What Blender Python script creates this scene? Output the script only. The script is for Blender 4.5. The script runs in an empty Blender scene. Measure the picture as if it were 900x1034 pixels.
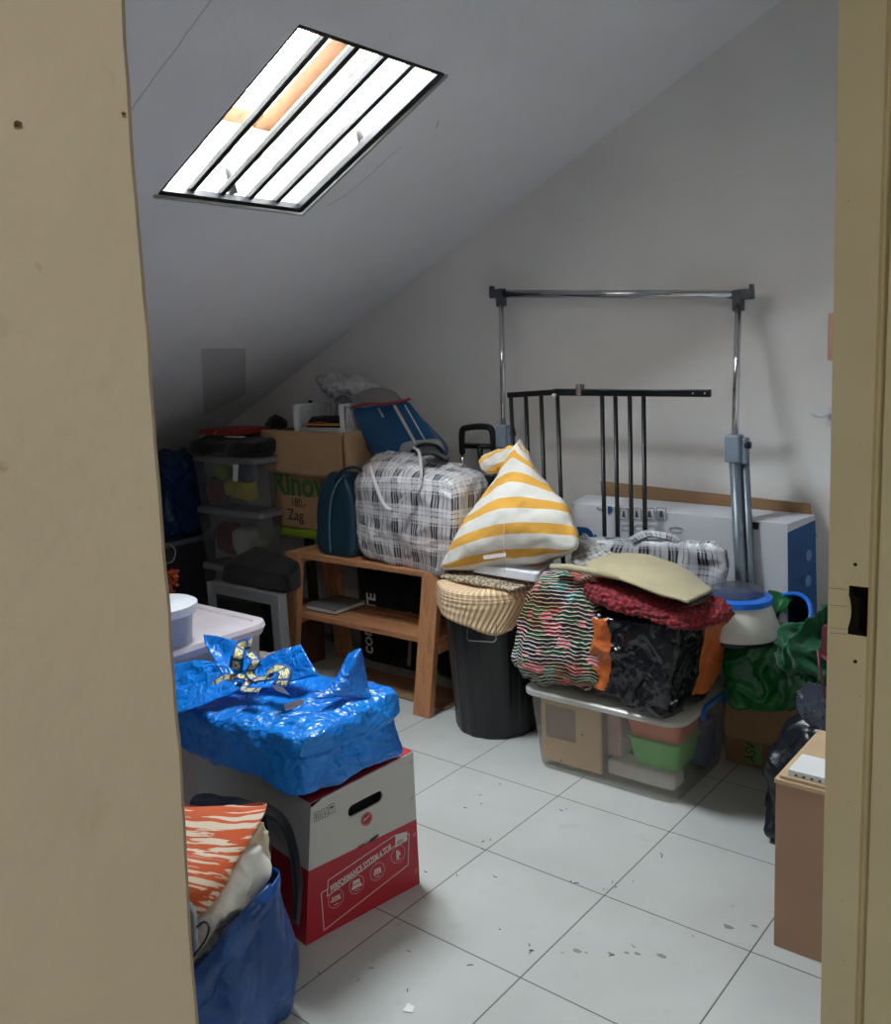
import bpy, math, random
import numpy as np
from mathutils import Vector, Matrix, noise
random.seed(4)
C = bpy.context.scene.collection

# ------------------------------------------------------------------ camera model
F_PX = 899.459
YAW, PITCH, ROLL = 0.69357, 0.167743, -0.0491783
CAM = Vector((0, 0, 1.4457))
fw = Vector((-math.sin(YAW)*math.cos(PITCH), math.cos(YAW)*math.cos(PITCH), -math.sin(PITCH)))
_r = Vector((math.cos(YAW), math.sin(YAW), 0)); _u = _r.cross(fw)
rt = _r*math.cos(ROLL) + _u*math.sin(ROLL)
up = -_r*math.sin(ROLL) + _u*math.cos(ROLL)
cam = bpy.data.objects.new('camera', bpy.data.cameras.new('camera')); C.objects.link(cam)
cam.matrix_world = Matrix(((rt.x, up.x, -fw.x, CAM.x), (rt.y, up.y, -fw.y, CAM.y), (rt.z, up.z, -fw.z, CAM.z), (0, 0, 0, 1)))
cam.data.sensor_fit = 'HORIZONTAL'; cam.data.sensor_width = 36; cam.data.lens = F_PX/900*36
cam.data.clip_start = 0.02
bpy.context.scene.camera = cam

def W(px, py, **k):
    """a point of the room: sight line through a pixel met with one stated room plane (x=, y= or z=)"""
    d = fw + rt*((px-450)/F_PX) - up*((py-517)/F_PX)
    (a, v), = k.items(); i = 'xyz'.index(a)
    return CAM + d*((v-CAM[i])/d[i])
def V(*a): return Vector(a)

# ------------------------------------------------------------------ materials
def newmat(name):
    m = bpy.data.materials.new(name); m.use_nodes = True
    nt = m.node_tree; b = nt.nodes['Principled BSDF']
    return m, nt, b
def nd(nt, t, **k):
    n = nt.nodes.new(t)
    for a, v in k.items():
        if a in n.inputs.keys() and not hasattr(n, a): n.inputs[a].default_value = v
        else: setattr(n, a, v)
    return n
def si(n, **k):
    for a, v in k.items(): n.inputs[a.replace('_', ' ')].default_value = v
    return n
def L(nt, a, b): nt.links.new(a, b)
def rgb(c):  # sRGB 0-255 to linear
    return tuple(((x/255)/12.92 if x/255 <= .04045 else ((x/255+.055)/1.055)**2.4) for x in c)+(1,)
def mth(nt, op, a, b=None, c=None):
    n = nt.nodes.new('ShaderNodeMath'); n.operation = op
    for i, v in enumerate((a, b, c)):
        if v is None: continue
        if isinstance(v, (int, float)): n.inputs[i].default_value = v
        else: L(nt, v, n.inputs[i])
    return n.outputs[0]
def mixc(nt, f, a, b):
    n = nt.nodes.new('ShaderNodeMix'); n.data_type = 'RGBA'
    for s, v in ((n.inputs[0], f), (n.inputs[6], a), (n.inputs[7], b)):
        if isinstance(v, (int, float, tuple)): s.default_value = v
        else: L(nt, v, s)
    return n.outputs[2]
def ramp(nt, f, stops, interp='LINEAR'):
    n = nt.nodes.new('ShaderNodeValToRGB'); n.color_ramp.interpolation = interp
    e = n.color_ramp.elements
    while len(e) < len(stops): e.new(.5)
    for x, (p, c) in zip(e, stops): x.position = p; x.color = c
    L(nt, f, n.inputs[0]); return n.outputs[0]
def noi(nt, co, scale, detail=4, rough=.55, dist=0):
    n = nt.nodes.new('ShaderNodeTexNoise'); si(n, Scale=scale, Detail=detail, Roughness=rough, Distortion=dist)
    L(nt, co, n.inputs['Vector']); return n.outputs[0]
def coords(nt, kind='Object'): return nt.nodes.new('ShaderNodeTexCoord').outputs[kind]
def bump(nt, b, h, strength=.3, dist=.01):
    n = nt.nodes.new('ShaderNodeBump'); si(n, Strength=strength, Distance=dist)
    L(nt, h, n.inputs['Height']); L(nt, n.outputs[0], b.inputs['Normal']); return n
def mat(name, c, rough=.6, metal=0, var=.12, vs=6, bs=60, bst=.15, bd=.003, spec=.5, sheen=0, coat=0):
    m, nt, b = newmat(name)
    co = coords(nt); c = rgb(c)
    n = noi(nt, co, vs)
    lo = tuple(x*(1-var) for x in c[:3])+(1,); hi = tuple(min(1, x*(1+var)) for x in c[:3])+(1,)
    L(nt, ramp(nt, n, [(.3, lo), (.7, hi)]), b.inputs['Base Color'])
    b.inputs['Roughness'].default_value = rough; b.inputs['Metallic'].default_value = metal
    b.inputs['Specular IOR Level'].default_value = spec
    b.inputs['Sheen Weight'].default_value = sheen; b.inputs['Coat Weight'].default_value = coat
    if bst: bump(nt, b, noi(nt, co, bs, 3), bst, bd)
    return m
def crinkle(name, c, rough=.3, scale=14, st=.6, c2=None, sheer=0):
    """thin plastic film with sharp crinkles"""
    m, nt, b = newmat(name); co = coords(nt)
    w = nt.nodes.new('ShaderNodeTexNoise'); si(w, Scale=scale*.35, Detail=3); L(nt, co, w.inputs['Vector'])
    ad = nt.nodes.new('ShaderNodeMix'); ad.data_type = 'RGBA'; ad.blend_type = 'LINEAR_LIGHT'; ad.inputs[0].default_value = .12
    L(nt, co, ad.inputs[6]); L(nt, w.outputs[1], ad.inputs[7])
    v = nt.nodes.new('ShaderNodeTexVoronoi'); v.feature = 'F1'; v.inputs['Scale'].default_value = scale
    L(nt, ad.outputs[2], v.inputs['Vector'])
    v2 = nt.nodes.new('ShaderNodeTexVoronoi'); v2.inputs['Scale'].default_value = scale*2.7
    L(nt, ad.outputs[2], v2.inputs['Vector'])
    h = mth(nt, 'ADD', v.outputs['Distance'], mth(nt, 'MULTIPLY', v2.outputs['Distance'], .4))
    bump(nt, b, h, st, .02)
    a = rgb(c); z = rgb(c2) if c2 else tuple(x*.75 for x in a[:3])+(1,)
    L(nt, ramp(nt, noi(nt, co, 5), [(.35, z), (.65, a)]), b.inputs['Base Color'])
    b.inputs['Roughness'].default_value = rough
    return m
def fabric(name, c, ribs=0, **k):
    return mat(name, c, rough=.9, bs=k.pop('bs', 220), bst=k.pop('bst', .35), bd=.002, spec=.2, sheen=.15, **k)
def woodm(name, c1, c2, axis='x', sc=1):
    m, nt, b = newmat(name); co = coords(nt)
    mp = nt.nodes.new('ShaderNodeMapping'); L(nt, co, mp.inputs[0])
    mp.inputs['Scale'].default_value = {'x': (1.5, 22, 22), 'y': (22, 1.5, 22), 'z': (22, 22, 1.5)}[axis]
    n = noi(nt, mp.outputs[0], 2*sc, 6, .6, 1.2)
    col = ramp(nt, n, [(.3, rgb(c1)), (.55, rgb(c2)), (.75, rgb(c1))])
    k = nt.nodes.new('ShaderNodeTexVoronoi'); k.inputs['Scale'].default_value = 1.1; L(nt, mp.outputs[0], k.inputs['Vector'])
    kn = ramp(nt, k.outputs['Distance'], [(.03, (.25, .12, .06, 1)), (.12, (1, 1, 1, 1))])
    mm = nt.nodes.new('ShaderNodeMix'); mm.data_type = 'RGBA'; mm.blend_type = 'MULTIPLY'; mm.inputs[0].default_value = .7
    L(nt, col, mm.inputs[6]); L(nt, kn, mm.inputs[7]); L(nt, mm.outputs[2], b.inputs['Base Color'])
    b.inputs['Roughness'].default_value = .55; bump(nt, b, n, .15, .002)
    return m
def clearp(name, c, clear=.5, rough=.25):
    """milky translucent plastic: partly see-through, partly diffuse"""
    m, nt, b = newmat(name)
    b.inputs['Base Color'].default_value = rgb(c); b.inputs['Roughness'].default_value = rough
    t = nt.nodes.new('ShaderNodeBsdfTransparent'); x = nt.nodes.new('ShaderNodeMixShader')
    tl = nt.nodes.new('ShaderNodeBsdfTranslucent'); tl.inputs[0].default_value = rgb(c)
    x2 = nt.nodes.new('ShaderNodeMixShader'); x2.inputs[0].default_value = .35
    L(nt, b.outputs[0], x2.inputs[1]); L(nt, tl.outputs[0], x2.inputs[2])
    f = ramp(nt, noi(nt, coords(nt), 9), [(.3, (clear*.95,)*3+(1,)), (.7, (min(1, clear*1.04),)*3+(1,))])
    L(nt, f, x.inputs[0]); L(nt, x2.outputs[0], x.inputs[1]); L(nt, t.outputs[0], x.inputs[2])
    L(nt, x.outputs[0], nt.nodes['Material Output'].inputs[0]); return m

# ------------------------------------------------------------------ object helpers
def thing(name, label, cat, loc=(0, 0, 0), group=None):
    o = bpy.data.objects.new(name, None); C.objects.link(o); o.location = loc
    o.empty_display_size = .1
    o['label'] = label; o['category'] = cat
    if group: o['group'] = group
    return o
def mesh(name, verts, faces, m, parent=None, smooth=False, uv=None, label=None, mi=None):
    off = parent_loc(parent) if parent else Vector((0, 0, 0))
    v = np.array([tuple(p) for p in verts], float) - np.array(off)
    if parent is None:
        off = Vector(((v[:, 0].min()+v[:, 0].max())/2, (v[:, 1].min()+v[:, 1].max())/2, v[:, 2].min()))
        v = v-np.array(off)
    me = bpy.data.meshes.new(name); me.from_pydata(v.tolist(), [], [tuple(int(i) for i in f) for f in faces])
    for x in (m if isinstance(m, (list, tuple)) else [m]): me.materials.append(x)
    if uv is not None:
        ul = me.uv_layers.new(name='UVMap'); ul.data.foreach_set('uv', np.array(uv, float).ravel())
    if mi is not None: me.polygons.foreach_set('material_index', mi)
    if smooth: me.polygons.foreach_set('use_smooth', [True]*len(me.polygons))
    me.update()
    o = bpy.data.objects.new(name, me); C.objects.link(o)
    if parent: o.parent = parent
    else: o.location = off
    if label: o['label'] = label
    return o
def parent_loc(p):
    v = Vector(p.location)
    while p.parent: p = p.parent; v += p.location
    return v
def tag(o, label, cat, group=None):
    o['label'] = label; o['category'] = cat
    if group: o['group'] = group
    return o
def struct(o): o['kind'] = 'structure'; return o
def bev(o, w=.003, s=2):
    b = o.modifiers.new('b', 'BEVEL'); b.width = w; b.segments = s; b.limit_method = 'ANGLE'; return o
HF = [(0, 3, 2, 1), (4, 5, 6, 7), (0, 1, 5, 4), (1, 2, 6, 5), (2, 3, 7, 6), (3, 0, 4, 7)]
def boxes(name, lst, m, parent=None, bw=.003, label=None):
    """one mesh of several boxes; each is (lo, hi) or 8 corners"""
    vs, fs = [], []
    for it in lst:
        if len(it) == 2:
            (a, b, c), (d, e, f) = it
            c8 = [(a, b, c), (d, b, c), (d, e, c), (a, e, c), (a, b, f), (d, b, f), (d, e, f), (a, e, f)]
        else: c8 = it
        n = len(vs); vs += list(c8); fs += [tuple(i+n for i in q) for q in HF]
    o = mesh(name, vs, fs, m, parent, label=label)
    if bw: bev(o, bw)
    return o
def box(name, lo, hi, m, parent=None, bw=.003, label=None): return boxes(name, [(lo, hi)], m, parent, bw, label)
def crom(P, n):
    P = np.array([tuple(p) for p in P], float); k = len(P)
    if k == 1: return P
    Q = np.vstack([2*P[0]-P[1], P, 2*P[-1]-P[-2]]); out = []
    for t in np.linspace(0, k-1, n):
        i = min(int(t), k-2); s = t-i; a, b, c, d = Q[i:i+4]
        out.append(.5*((2*b)+(-a+c)*s+(2*a-5*b+4*c-d)*s*s+(-a+3*b-3*c+d)*s**3))
    return np.array(out)
def tube(name, pts, r, m, parent=None, n=10, smooth=None, flat=1, label=None):
    P = crom(pts, smooth) if smooth else np.array([tuple(p) for p in pts], float)
    vs, fs = [], []; k = len(P); ref = None
    for i in range(k):
        t = Vector(P[min(i+1, k-1)]-P[max(i-1, 0)]).normalized()
        if ref is None: ref = t.orthogonal().normalized() if abs(t.z) > .9 else Vector((0, 0, 1)).cross(t).normalized()
        ref = (ref-t*ref.dot(t)).normalized(); b = t.cross(ref)
        rr = r[i] if isinstance(r, (list, tuple)) else r
        for j in range(n):
            a = 2*math.pi*j/n; vs.append(Vector(P[i])+ref*math.cos(a)*rr+b*math.sin(a)*rr*flat)
    for i in range(k-1):
        for j in range(n): fs.append((i*n+j, i*n+(j+1) % n, (i+1)*n+(j+1) % n, (i+1)*n+j))
    fs.append(tuple(range(n))[::-1]); fs.append(tuple(range((k-1)*n, k*n)))
    return mesh(name, vs, fs, m, parent, smooth=True, label=label)
def loft(name, secs, m, parent=None, n=10, bottom=True, top=False, smooth=True, label=None, flute=None):
    """stack of rounded rectangles (cx,cy,z,hx,hy,r[,rot]); closed or open ends"""
    vs, fs = [], []
    N = 4*n
    for s in secs:
        cx, cy, z, hx, hy, r = s[:6]; rot = s[6] if len(s) > 6 else 0
        r = min(r, hx, hy)
        for q in range(4):
            sx, sy = ((1, 1), (-1, 1), (-1, -1), (1, -1))[q]
            for j in range(n):
                a = math.pi/2*(q+j/(n-1)); x = sx*(hx-r)+r*math.cos(a); y = sy*(hy-r)+r*math.sin(a)
                if flute: k = 1+flute*(1 if math.sin(a*15) > 0 else 0); x *= k; y *= k
                vs.append((cx+x*math.cos(rot)-y*math.sin(rot), cy+x*math.sin(rot)+y*math.cos(rot), z))
    for i in range(len(secs)-1):
        for j in range(N): fs.append((i*N+j, i*N+(j+1) % N, (i+1)*N+(j+1) % N, (i+1)*N+j))
    if bottom: fs.append(tuple(range(N))[::-1])
    if top: fs.append(tuple(range((len(secs)-1)*N, len(secs)*N)))
    o = mesh(name, vs, fs, m, parent, label=label)
    if smooth:
        o.data.polygons.foreach_set('use_smooth', [True]*len(o.data.polygons))
        e = o.modifiers.new('e', 'EDGE_SPLIT'); e.split_angle = math.radians(38)
    return o
def disp(o, kinds, seed=0, world=False):
    """push vertices along their normals with layered noise: (kind, amp, freq[, (sx,sy,sz)])"""
    me = o.data; n = len(me.vertices); co = np.empty(n*3); me.vertices.foreach_get('co', co); co = co.reshape(-1, 3)
    no = np.array([tuple(v.normal) for v in me.vertices]); d = np.zeros(n); S = Vector((seed*3.7, seed*1.3, seed*7.1))
    for kd in kinds:
        k, a, f = kd[:3]; sc = kd[3] if len(kd) > 3 else (1, 1, 1)
        for i in range(n):
            p = Vector((co[i][0]*f*sc[0], co[i][1]*f*sc[1], co[i][2]*f*sc[2]))+S
            if k == 'f': x = noise.fractal(p, 1, 2, 3)
            elif k == 'c':
                w = noise.noise_vector(p*.6)*.7; x = .35-min(1, abs(noise.noise(p+w))*3.2)
            elif k == 'v':
                w = noise.noise_vector(p*.8)*.6; dd = noise.voronoi(p+w)[0]; x = .45-(dd[0])
            elif k == 'b':
                dd = noise.voronoi(p)[0]; x = .5-dd[0]
            d[i] += a*x
    co = co+no*d[:, None]; me.vertices.foreach_set('co', co.ravel()); me.update()
    return o
CUBE = [('x', 1), ('x', -1), ('y', 1), ('y', -1), ('z', 1), ('z', -1)]
def soft(name, c8, m, parent=None, n=30, k=7, puff=(0, 0, 0), warp=None, noise_=None, seed=1, uvs=1, msel=None, label=None):
    """closed soft body: a rounded cube carried into the eight given corners
    (front-left, front-right, back-right, back-left below, then the same above)"""
    c8 = [np.array(tuple(c), float) for c in c8]
    key = {}; P = []; fs = []; uv = []; mi = []
    lx = np.linalg.norm(c8[1]-c8[0]); ly = np.linalg.norm(c8[3]-c8[0]); lz = np.linalg.norm(c8[4]-c8[0])
    def vid(c):
        q = tuple(int(round(x*n)) for x in c)
        if q not in key: key[q] = len(P); P.append(c)
        return key[q]
    g = np.linspace(-1, 1, n+1)
    for ax, s in CUBE:
        for i in range(n):
            for j in range(n):
                quad = []; us = []
                for di, dj in ((0, 0), (1, 0), (1, 1), (0, 1)):
                    a, b = g[i+di], g[j+dj]
                    c = (s, a, b) if ax == 'x' else (a, s, b) if ax == 'y' else (a, b, s)
                    quad.append(vid(c))
                    us.append({'x': ((lx+(a+1)/2*ly) if s > 0 else -(a+1)/2*ly, (b+1)/2*lz), 'y': ((a+1)/2*lx, (b+1)/2*lz), 'z': ((a+1)/2*lx, lz+(b+1)/2*ly)}[ax])
                if (s > 0) == (ax == 'y'): quad = quad[::-1]; us = us[::-1]
                fs.append(quad); uv += us
                if msel: mi.append(msel(ax, s, (g[i]+g[i+1])/2, (g[j]+g[j+1])/2))
    P = np.array(P, float)
    nk = (np.abs(P)**k).sum(1)**(1/k); P = P/nk[:, None]*2**(.6/k)
    u, v, w = P.T
    bu = u+np.sign(u)*np.abs(u)**3*puff[0]*(1-v*v)*(1-w*w)
    bv = v+np.sign(v)*np.abs(v)**3*puff[1]*(1-u*u)*(1-w*w)
    bw = w+np.sign(w)*np.abs(w)**3*puff[2]*(1-u*u)*(1-v*v)
    u, v, w = bu, bv, bw
    if warp: u, v, w = warp(u, v, w)
    U, V_, W_ = (u+1)/2, (v+1)/2, (w+1)/2
    A = lambda a, b, c, d: c8[a]*((1-U)*(1-V_))[:, None]+c8[b]*(U*(1-V_))[:, None]+c8[c]*(U*V_)[:, None]+c8[d]*((1-U)*V_)[:, None]
    R = A(0, 1, 2, 3)*(1-W_)[:, None]+A(4, 5, 6, 7)*W_[:, None]
    o = mesh(name, R, fs, m, parent, smooth=True, uv=np.array(uv)*uvs, label=label, mi=mi if msel else None)
    if noise_: disp(o, noise_, seed)
    return o
def patch(name, rows, m, parent=None, nu=40, nv=40, thick=.004, noise_=None, seed=1, size=(1, 1), label=None):
    """cloth sheet through a grid of points"""
    R = [crom(r, nu) for r in rows]; G = np.array([crom([R[i][j] for i in range(len(R))], nv) for j in range(nu)])
    vs = G.reshape(-1, 3); fs, uv = [], []
    for i in range(nu-1):
        for j in range(nv-1):
            q = [(i, j), (i+1, j), (i+1, j+1), (i, j+1)]; fs.append([a*nv+b for a, b in q])
            uv += [(a/(nu-1)*size[0], b/(nv-1)*size[1]) for a, b in q]
    o = mesh(name, vs, fs, m, parent, smooth=True, uv=uv, label=label)
    if noise_: disp(o, noise_, seed)
    s = o.modifiers.new('s', 'SOLIDIFY'); s.thickness = thick; s.offset = 0
    return o
def poly(name, pts, m, parent, nrm, th=.0008, label=None):
    """thin flat shape (print, tape, glued plate) standing a hair off a surface"""
    nrm = Vector(nrm).normalized(); k = len(pts)
    vs = [Vector(p)+nrm*.0004 for p in pts]+[Vector(p)+nrm*(.0004+th) for p in pts]
    fs = [tuple(range(k))[::-1], tuple(range(k, 2*k))]+[(i, (i+1) % k, k+(i+1) % k, k+i) for i in range(k)]
    return mesh(name, vs, fs, m, parent, label=label)
def text(name, body, origin, xd, ud, size, m, parent, sx=1, align='LEFT', shear=0, off=0, label=None):
    cu = bpy.data.curves.new(name, 'FONT'); cu.body = body; cu.size = size; cu.extrude = .0004; cu.align_x = align
    cu.shear = shear; cu.offset = off; cu.materials.append(m)
    xd = Vector(xd).normalized(); ud = Vector(ud).normalized(); n = xd.cross(ud).normalized(); ud = n.cross(xd)
    o = bpy.data.objects.new(name, cu); C.objects.link(o); p = Vector(origin)+n*.0012
    if parent: o.parent = parent; p = p-parent_loc(parent)
    o.matrix_local = Matrix(((xd.x*sx, ud.x, n.x, p.x), (xd.y*sx, ud.y, n.y, p.y), (xd.z*sx, ud.z, n.z, p.z), (0, 0, 0, 1)))
    if label: o['label'] = label
    return o
def circ(c, xd, ud, r, n=28, r2=None): return [Vector(c)+Vector(xd)*math.cos(2*math.pi*i/n)*r+Vector(ud)*math.sin(2*math.pi*i/n)*(r2 or r) for i in range(n)]

# ------------------------------------------------------------------ setting
CM, CZ = 0.45002, 3.0645          # sloped ceiling: z = CM*x + CZ
cz = lambda x: CM*x+CZ
BW = 3.2                          # back wall
m, nt, b = newmat('floor_tiles'); mFloor = m
co = coords(nt); sp = nt.nodes.new('ShaderNodeSeparateXYZ'); L(nt, co, sp.inputs[0])
def grout(s, off):
    f = mth(nt, 'FRACT', mth(nt, 'DIVIDE', mth(nt, 'ADD', s, off), .4))
    return mth(nt, 'MINIMUM', f, mth(nt, 'SUBTRACT', 1, f))
wob = mth(nt, 'MULTIPLY', mth(nt, 'SUBTRACT', noi(nt, co, 3), .5), .001)
gx = mth(nt, 'ADD', grout(sp.outputs[0], 1.51574+4), wob); gy = mth(nt, 'ADD', grout(sp.outputs[1], -1.53464+4), wob)
gd = mth(nt, 'MINIMUM', gx, gy)
g = nt.nodes.new('ShaderNodeMapRange'); L(nt, gd, g.inputs[0]); g.inputs[1].default_value = .0028; g.inputs[2].default_value = .0062
base = ramp(nt, noi(nt, co, 2.2, 5), [(.3, rgb((178, 180, 176))), (.7, rgb((194, 196, 192)))])
sm = ramp(nt, noi(nt, co, 9, 6, .7), [(.60, (1, 1, 1, 1)), (.74, (.86, .85, .82, 1))])
mm = nt.nodes.new('ShaderNodeMix'); mm.data_type = 'RGBA'; mm.blend_type = 'MULTIPLY'; mm.inputs[0].default_value = 1
L(nt, base, mm.inputs[6]); L(nt, sm, mm.inputs[7])
L(nt, mixc(nt, g.outputs[0], rgb((92, 88, 84)), mm.outputs[2]), b.inputs['Base Color'])
b.inputs['Roughness'].default_value = .42
hh = mth(nt, 'ADD', g.outputs[0], mth(nt, 'MULTIPLY', noi(nt, co, 50), .12)); bump(nt, b, hh, .25, .002)

def plaster(name, c, var=.05, crack=False):
    m, nt, b = newmat(name); co = coords(nt); c = rgb(c)
    n1 = noi(nt, co, 1.6, 5, .6)
    col = ramp(nt, n1, [(.3, tuple(x*(1-var) for x in c[:3])+(1,)), (.7, tuple(x*(1+var) for x in c[:3])+(1,))])
    if crack:
        s = nt.nodes.new('ShaderNodeSeparateXYZ'); L(nt, co, s.inputs[0])
        w = mth(nt, 'MULTIPLY', mth(nt, 'SUBTRACT', noi(nt, co, 7, 4), .5), .012)
        for off, th in crack:
            d = mth(nt, 'ABSOLUTE', mth(nt, 'ADD', mth(nt, 'SUBTRACT', s.outputs[1], off), w))
            r = ramp(nt, d, [(0, (.62, .62, .62, 1)), (th, (1, 1, 1, 1))])
            mx = nt.nodes.new('ShaderNodeMix'); mx.data_type = 'RGBA'; mx.blend_type = 'MULTIPLY'; mx.inputs[0].default_value = 1
            L(nt, col, mx.inputs[6]); L(nt, r, mx.inputs[7]); col = mx.outputs[2]
    L(nt, col, b.inputs['Base Color'])
    b.inputs['Roughness'].default_value = .85; b.inputs['Specular IOR Level'].default_value = .25
    h = mth(nt, 'ADD', noi(nt, co, 3, 3), mth(nt, 'MULTIPLY', noi(nt, co, 26, 5, .65), .35)); bump(nt, b, h, .35, .012)
    return m
mWall = plaster('back_wall_paint', (232, 230, 228)); mCeil = plaster('ceiling_paint', (231, 232, 236), crack=[(1.374, .0022)])
mDark = mat('hole_shade_black', (12, 12, 13), .7, bst=0)
FX0, FX1, FY0 = -5.1, -.348, -.3
o = mesh('floor', [(FX0-.1, FY0-1.4, 0), (2.2, FY0-1.4, 0), (2.2, BW+.1, 0), (FX0-.1, BW+.1, 0)], [(0, 1, 2, 3)], mFloor); struct(o)
o.data.transform(Matrix.Translation(o.location)); o.location = (0, 0, 0)
# ceiling with the skylight hole
SX0, SX1, SY0, SY1 = -2.407, -1.745, 1.628, 2.19
xs = [FX0-.1, SX0, SX1, -.24]; ys = [FY0-.1, SY0, SY1, BW+.1]
vs = [(x, y, cz(x)) for y in ys for x in xs]; fs = []
for j in range(3):
    for i in range(3):
        if (i, j) != (1, 1): fs.append((j*4+i, j*4+i+4, j*4+i+5, j*4+i+1))
o = mesh('ceiling', vs, fs, mCeil); struct(o); o.data.transform(Matrix.Translation(o.location)); o.location = (0, 0, 0)
# walls
def wallmesh(name, pts, m, th):
    k = len(pts); t = Vector(th)
    vs = [Vector(p) for p in pts]+[Vector(p)+t for p in pts]
    fs = [tuple(range(k)), tuple(range(k, 2*k))[::-1]]+[(i, k+i, k+(i+1) % k, (i+1) % k) for i in range(k)]
    o = mesh(name, vs, fs, m); struct(o); o.data.transform(Matrix.Translation(o.location)); o.location = (0, 0, 0); return o
wallmesh('wall_back', [(FX0, BW, 0), (-.24, BW, 0), (-.24, BW, cz(-.24)+.02), (FX0, BW, cz(FX0)+.02)], mWall, (0, .1, 0))
wallmesh('wall_left', [(FX0, FY0, 0), (FX0, BW, 0), (FX0, BW, cz(FX0)+.02), (FX0, FY0, cz(FX0)+.02)], mWall, (-.1, 0, 0))
wallmesh('wall_front', [(FX0, FY0, 0), (-.36, FY0, 0), (-.36, FY0, cz(-.36)+.02), (FX0, FY0, cz(FX0)+.02)], mWall, (0, -.1, 0))
# cream wall of the hall, seen edge-on at the left of the opening
m, nt, b = newmat('cream_plaster'); mCream = m; co = coords(nt)
col = ramp(nt, noi(nt, co, 6, 6, .6), [(.3, rgb((188, 181, 168))), (.7, rgb((201, 194, 180)))])
sp1 = ramp(nt, noi(nt, co, 70, 3, .5), [(.70, (1, 1, 1, 1)), (.78, (.72, .66, .58, 1))])
sp2 = ramp(nt, noi(nt, co, 22, 5, .7), [(.62, (1, 1, 1, 1)), (.72, (.86, .83, .78, 1))])
for s_ in (sp1, sp2):
    mx = nt.nodes.new('ShaderNodeMix'); mx.data_type = 'RGBA'; mx.blend_type = 'MULTIPLY'; mx.inputs[0].default_value = 1
    L(nt, col, mx.inputs[6]); L(nt, s_, mx.inputs[7]); col = mx.outputs[2]
L(nt, col, b.inputs['Base Color']); b.inputs['Roughness'].default_value = .75
bump(nt, b, mth(nt, 'ADD', noi(nt, co, 30, 4), mth(nt, 'MULTIPLY', noi(nt, co, 180, 4), .3)), .3, .003)
EP = sorted(((lambda p: (p.z, p.y))(W(x, y, x=-.24)) for x, y in ((122, 0), (131, 150), (141, 300), (155, 450), (163, 540), (174, 700), (186, 880), (198, 1034))))
EZ = [0, .8]+[p[0] for p in EP]+[2.5]; EY = [EP[0][1]-.001, EP[0][1]+.001]+[p[1]+.0033 for p in EP]+[EP[-1][1]+.008]
zs = np.linspace(0, 2.5, 420); edge = []
for z in zs:
    y = float(np.interp(z, EZ, EY))+noise.noise(V(z*14, 3, 1))*.0012+noise.noise(V(z*60, 5, 1))*.0006
    edge.append((y, z))
vs, fs = [], []
for y, z in edge: vs += [(-.24, -1.6, z), (-.24, y-.003, z), (-.243, y, z), (-.35, y, z), (-.36, y-.006, z), (-.36, -1.6, z)]
for i in range(len(edge)-1):
    for j in range(5): fs.append((i*6+j, i*6+j+1, i*6+j+7, i*6+j+6))
o = struct(mesh('wall_hall', vs, fs, mCream)); o.data.transform(Matrix.Translation(o.location)); o.location = (0, 0, 0)
# chips where the plaster is nicked
mChip = mat('chipped_plaster', (96, 78, 56), .9)
for px, py, r in ((17, 125, .0011), (124, 115, .0007), (15, 127, .0006)):
    c = W(px, py, x=-.24)
    pts = [c+V(0, math.cos(a)*r*(1+.4*noise.noise(V(a*3, px, 0))), math.sin(a)*r*.6*(1+.5*noise.noise(V(a*2, py, 1)))) for a in np.linspace(0, 6.28, 12)[:-1]]
    o = poly('trim_1', pts, mChip, None, (1, 0, 0), .0003); struct(o)
# wall beyond the opening and lintel
mRW = plaster('room_right_wall', (226, 225, 222))
wallmesh('wall_right', [(-.348, 1.235, 0), (-.348, BW, 0), (-.348, BW, cz(-.348)), (-.348, 1.235, cz(-.348))], mRW, (.108, 0, 0))
wallmesh('wall_lintel', [(-.36, .16, 2.12), (-.36, 1.2, 2.12), (-.36, 1.2, 2.9), (-.36, .16, 2.9)], mCream, (.12, 0, 0))
wallmesh('wall_lintel', [(-.36, FY0, 2.49), (-.36, .2, 2.49), (-.36, .2, 2.9), (-.36, FY0, 2.9)], mCream, (.12, 0, 0))
# hall shell around the viewer, lit by an added lamp
mHall = plaster('hall_paint', (205, 196, 172))
wallmesh('wall_hall_far', [(1.4, -1.6, 0), (1.4, 2.6, 0), (1.4, 2.6, 2.5), (1.4, -1.6, 2.5)], mHall, (.1, 0, 0))
wallmesh('wall_hall_end', [(-.24, 2.6, 0), (1.4, 2.6, 0), (1.4, 2.6, 2.5), (-.24, 2.6, 2.5)], mHall, (0, .1, 0))
wallmesh('wall_hall_start', [(-.24, -1.6, 0), (1.4, -1.6, 0), (1.4, -1.6, 2.5), (-.24, -1.6, 2.5)], mHall, (0, -.1, 0))
o = mesh('ceiling_hall', [(-.36, -1.7, 2.5), (1.5, -1.7, 2.5), (1.5, 2.7, 2.5), (-.3, 2.7, 2.5)], [(0, 1, 2, 3)], mHall); struct(o)
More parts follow.
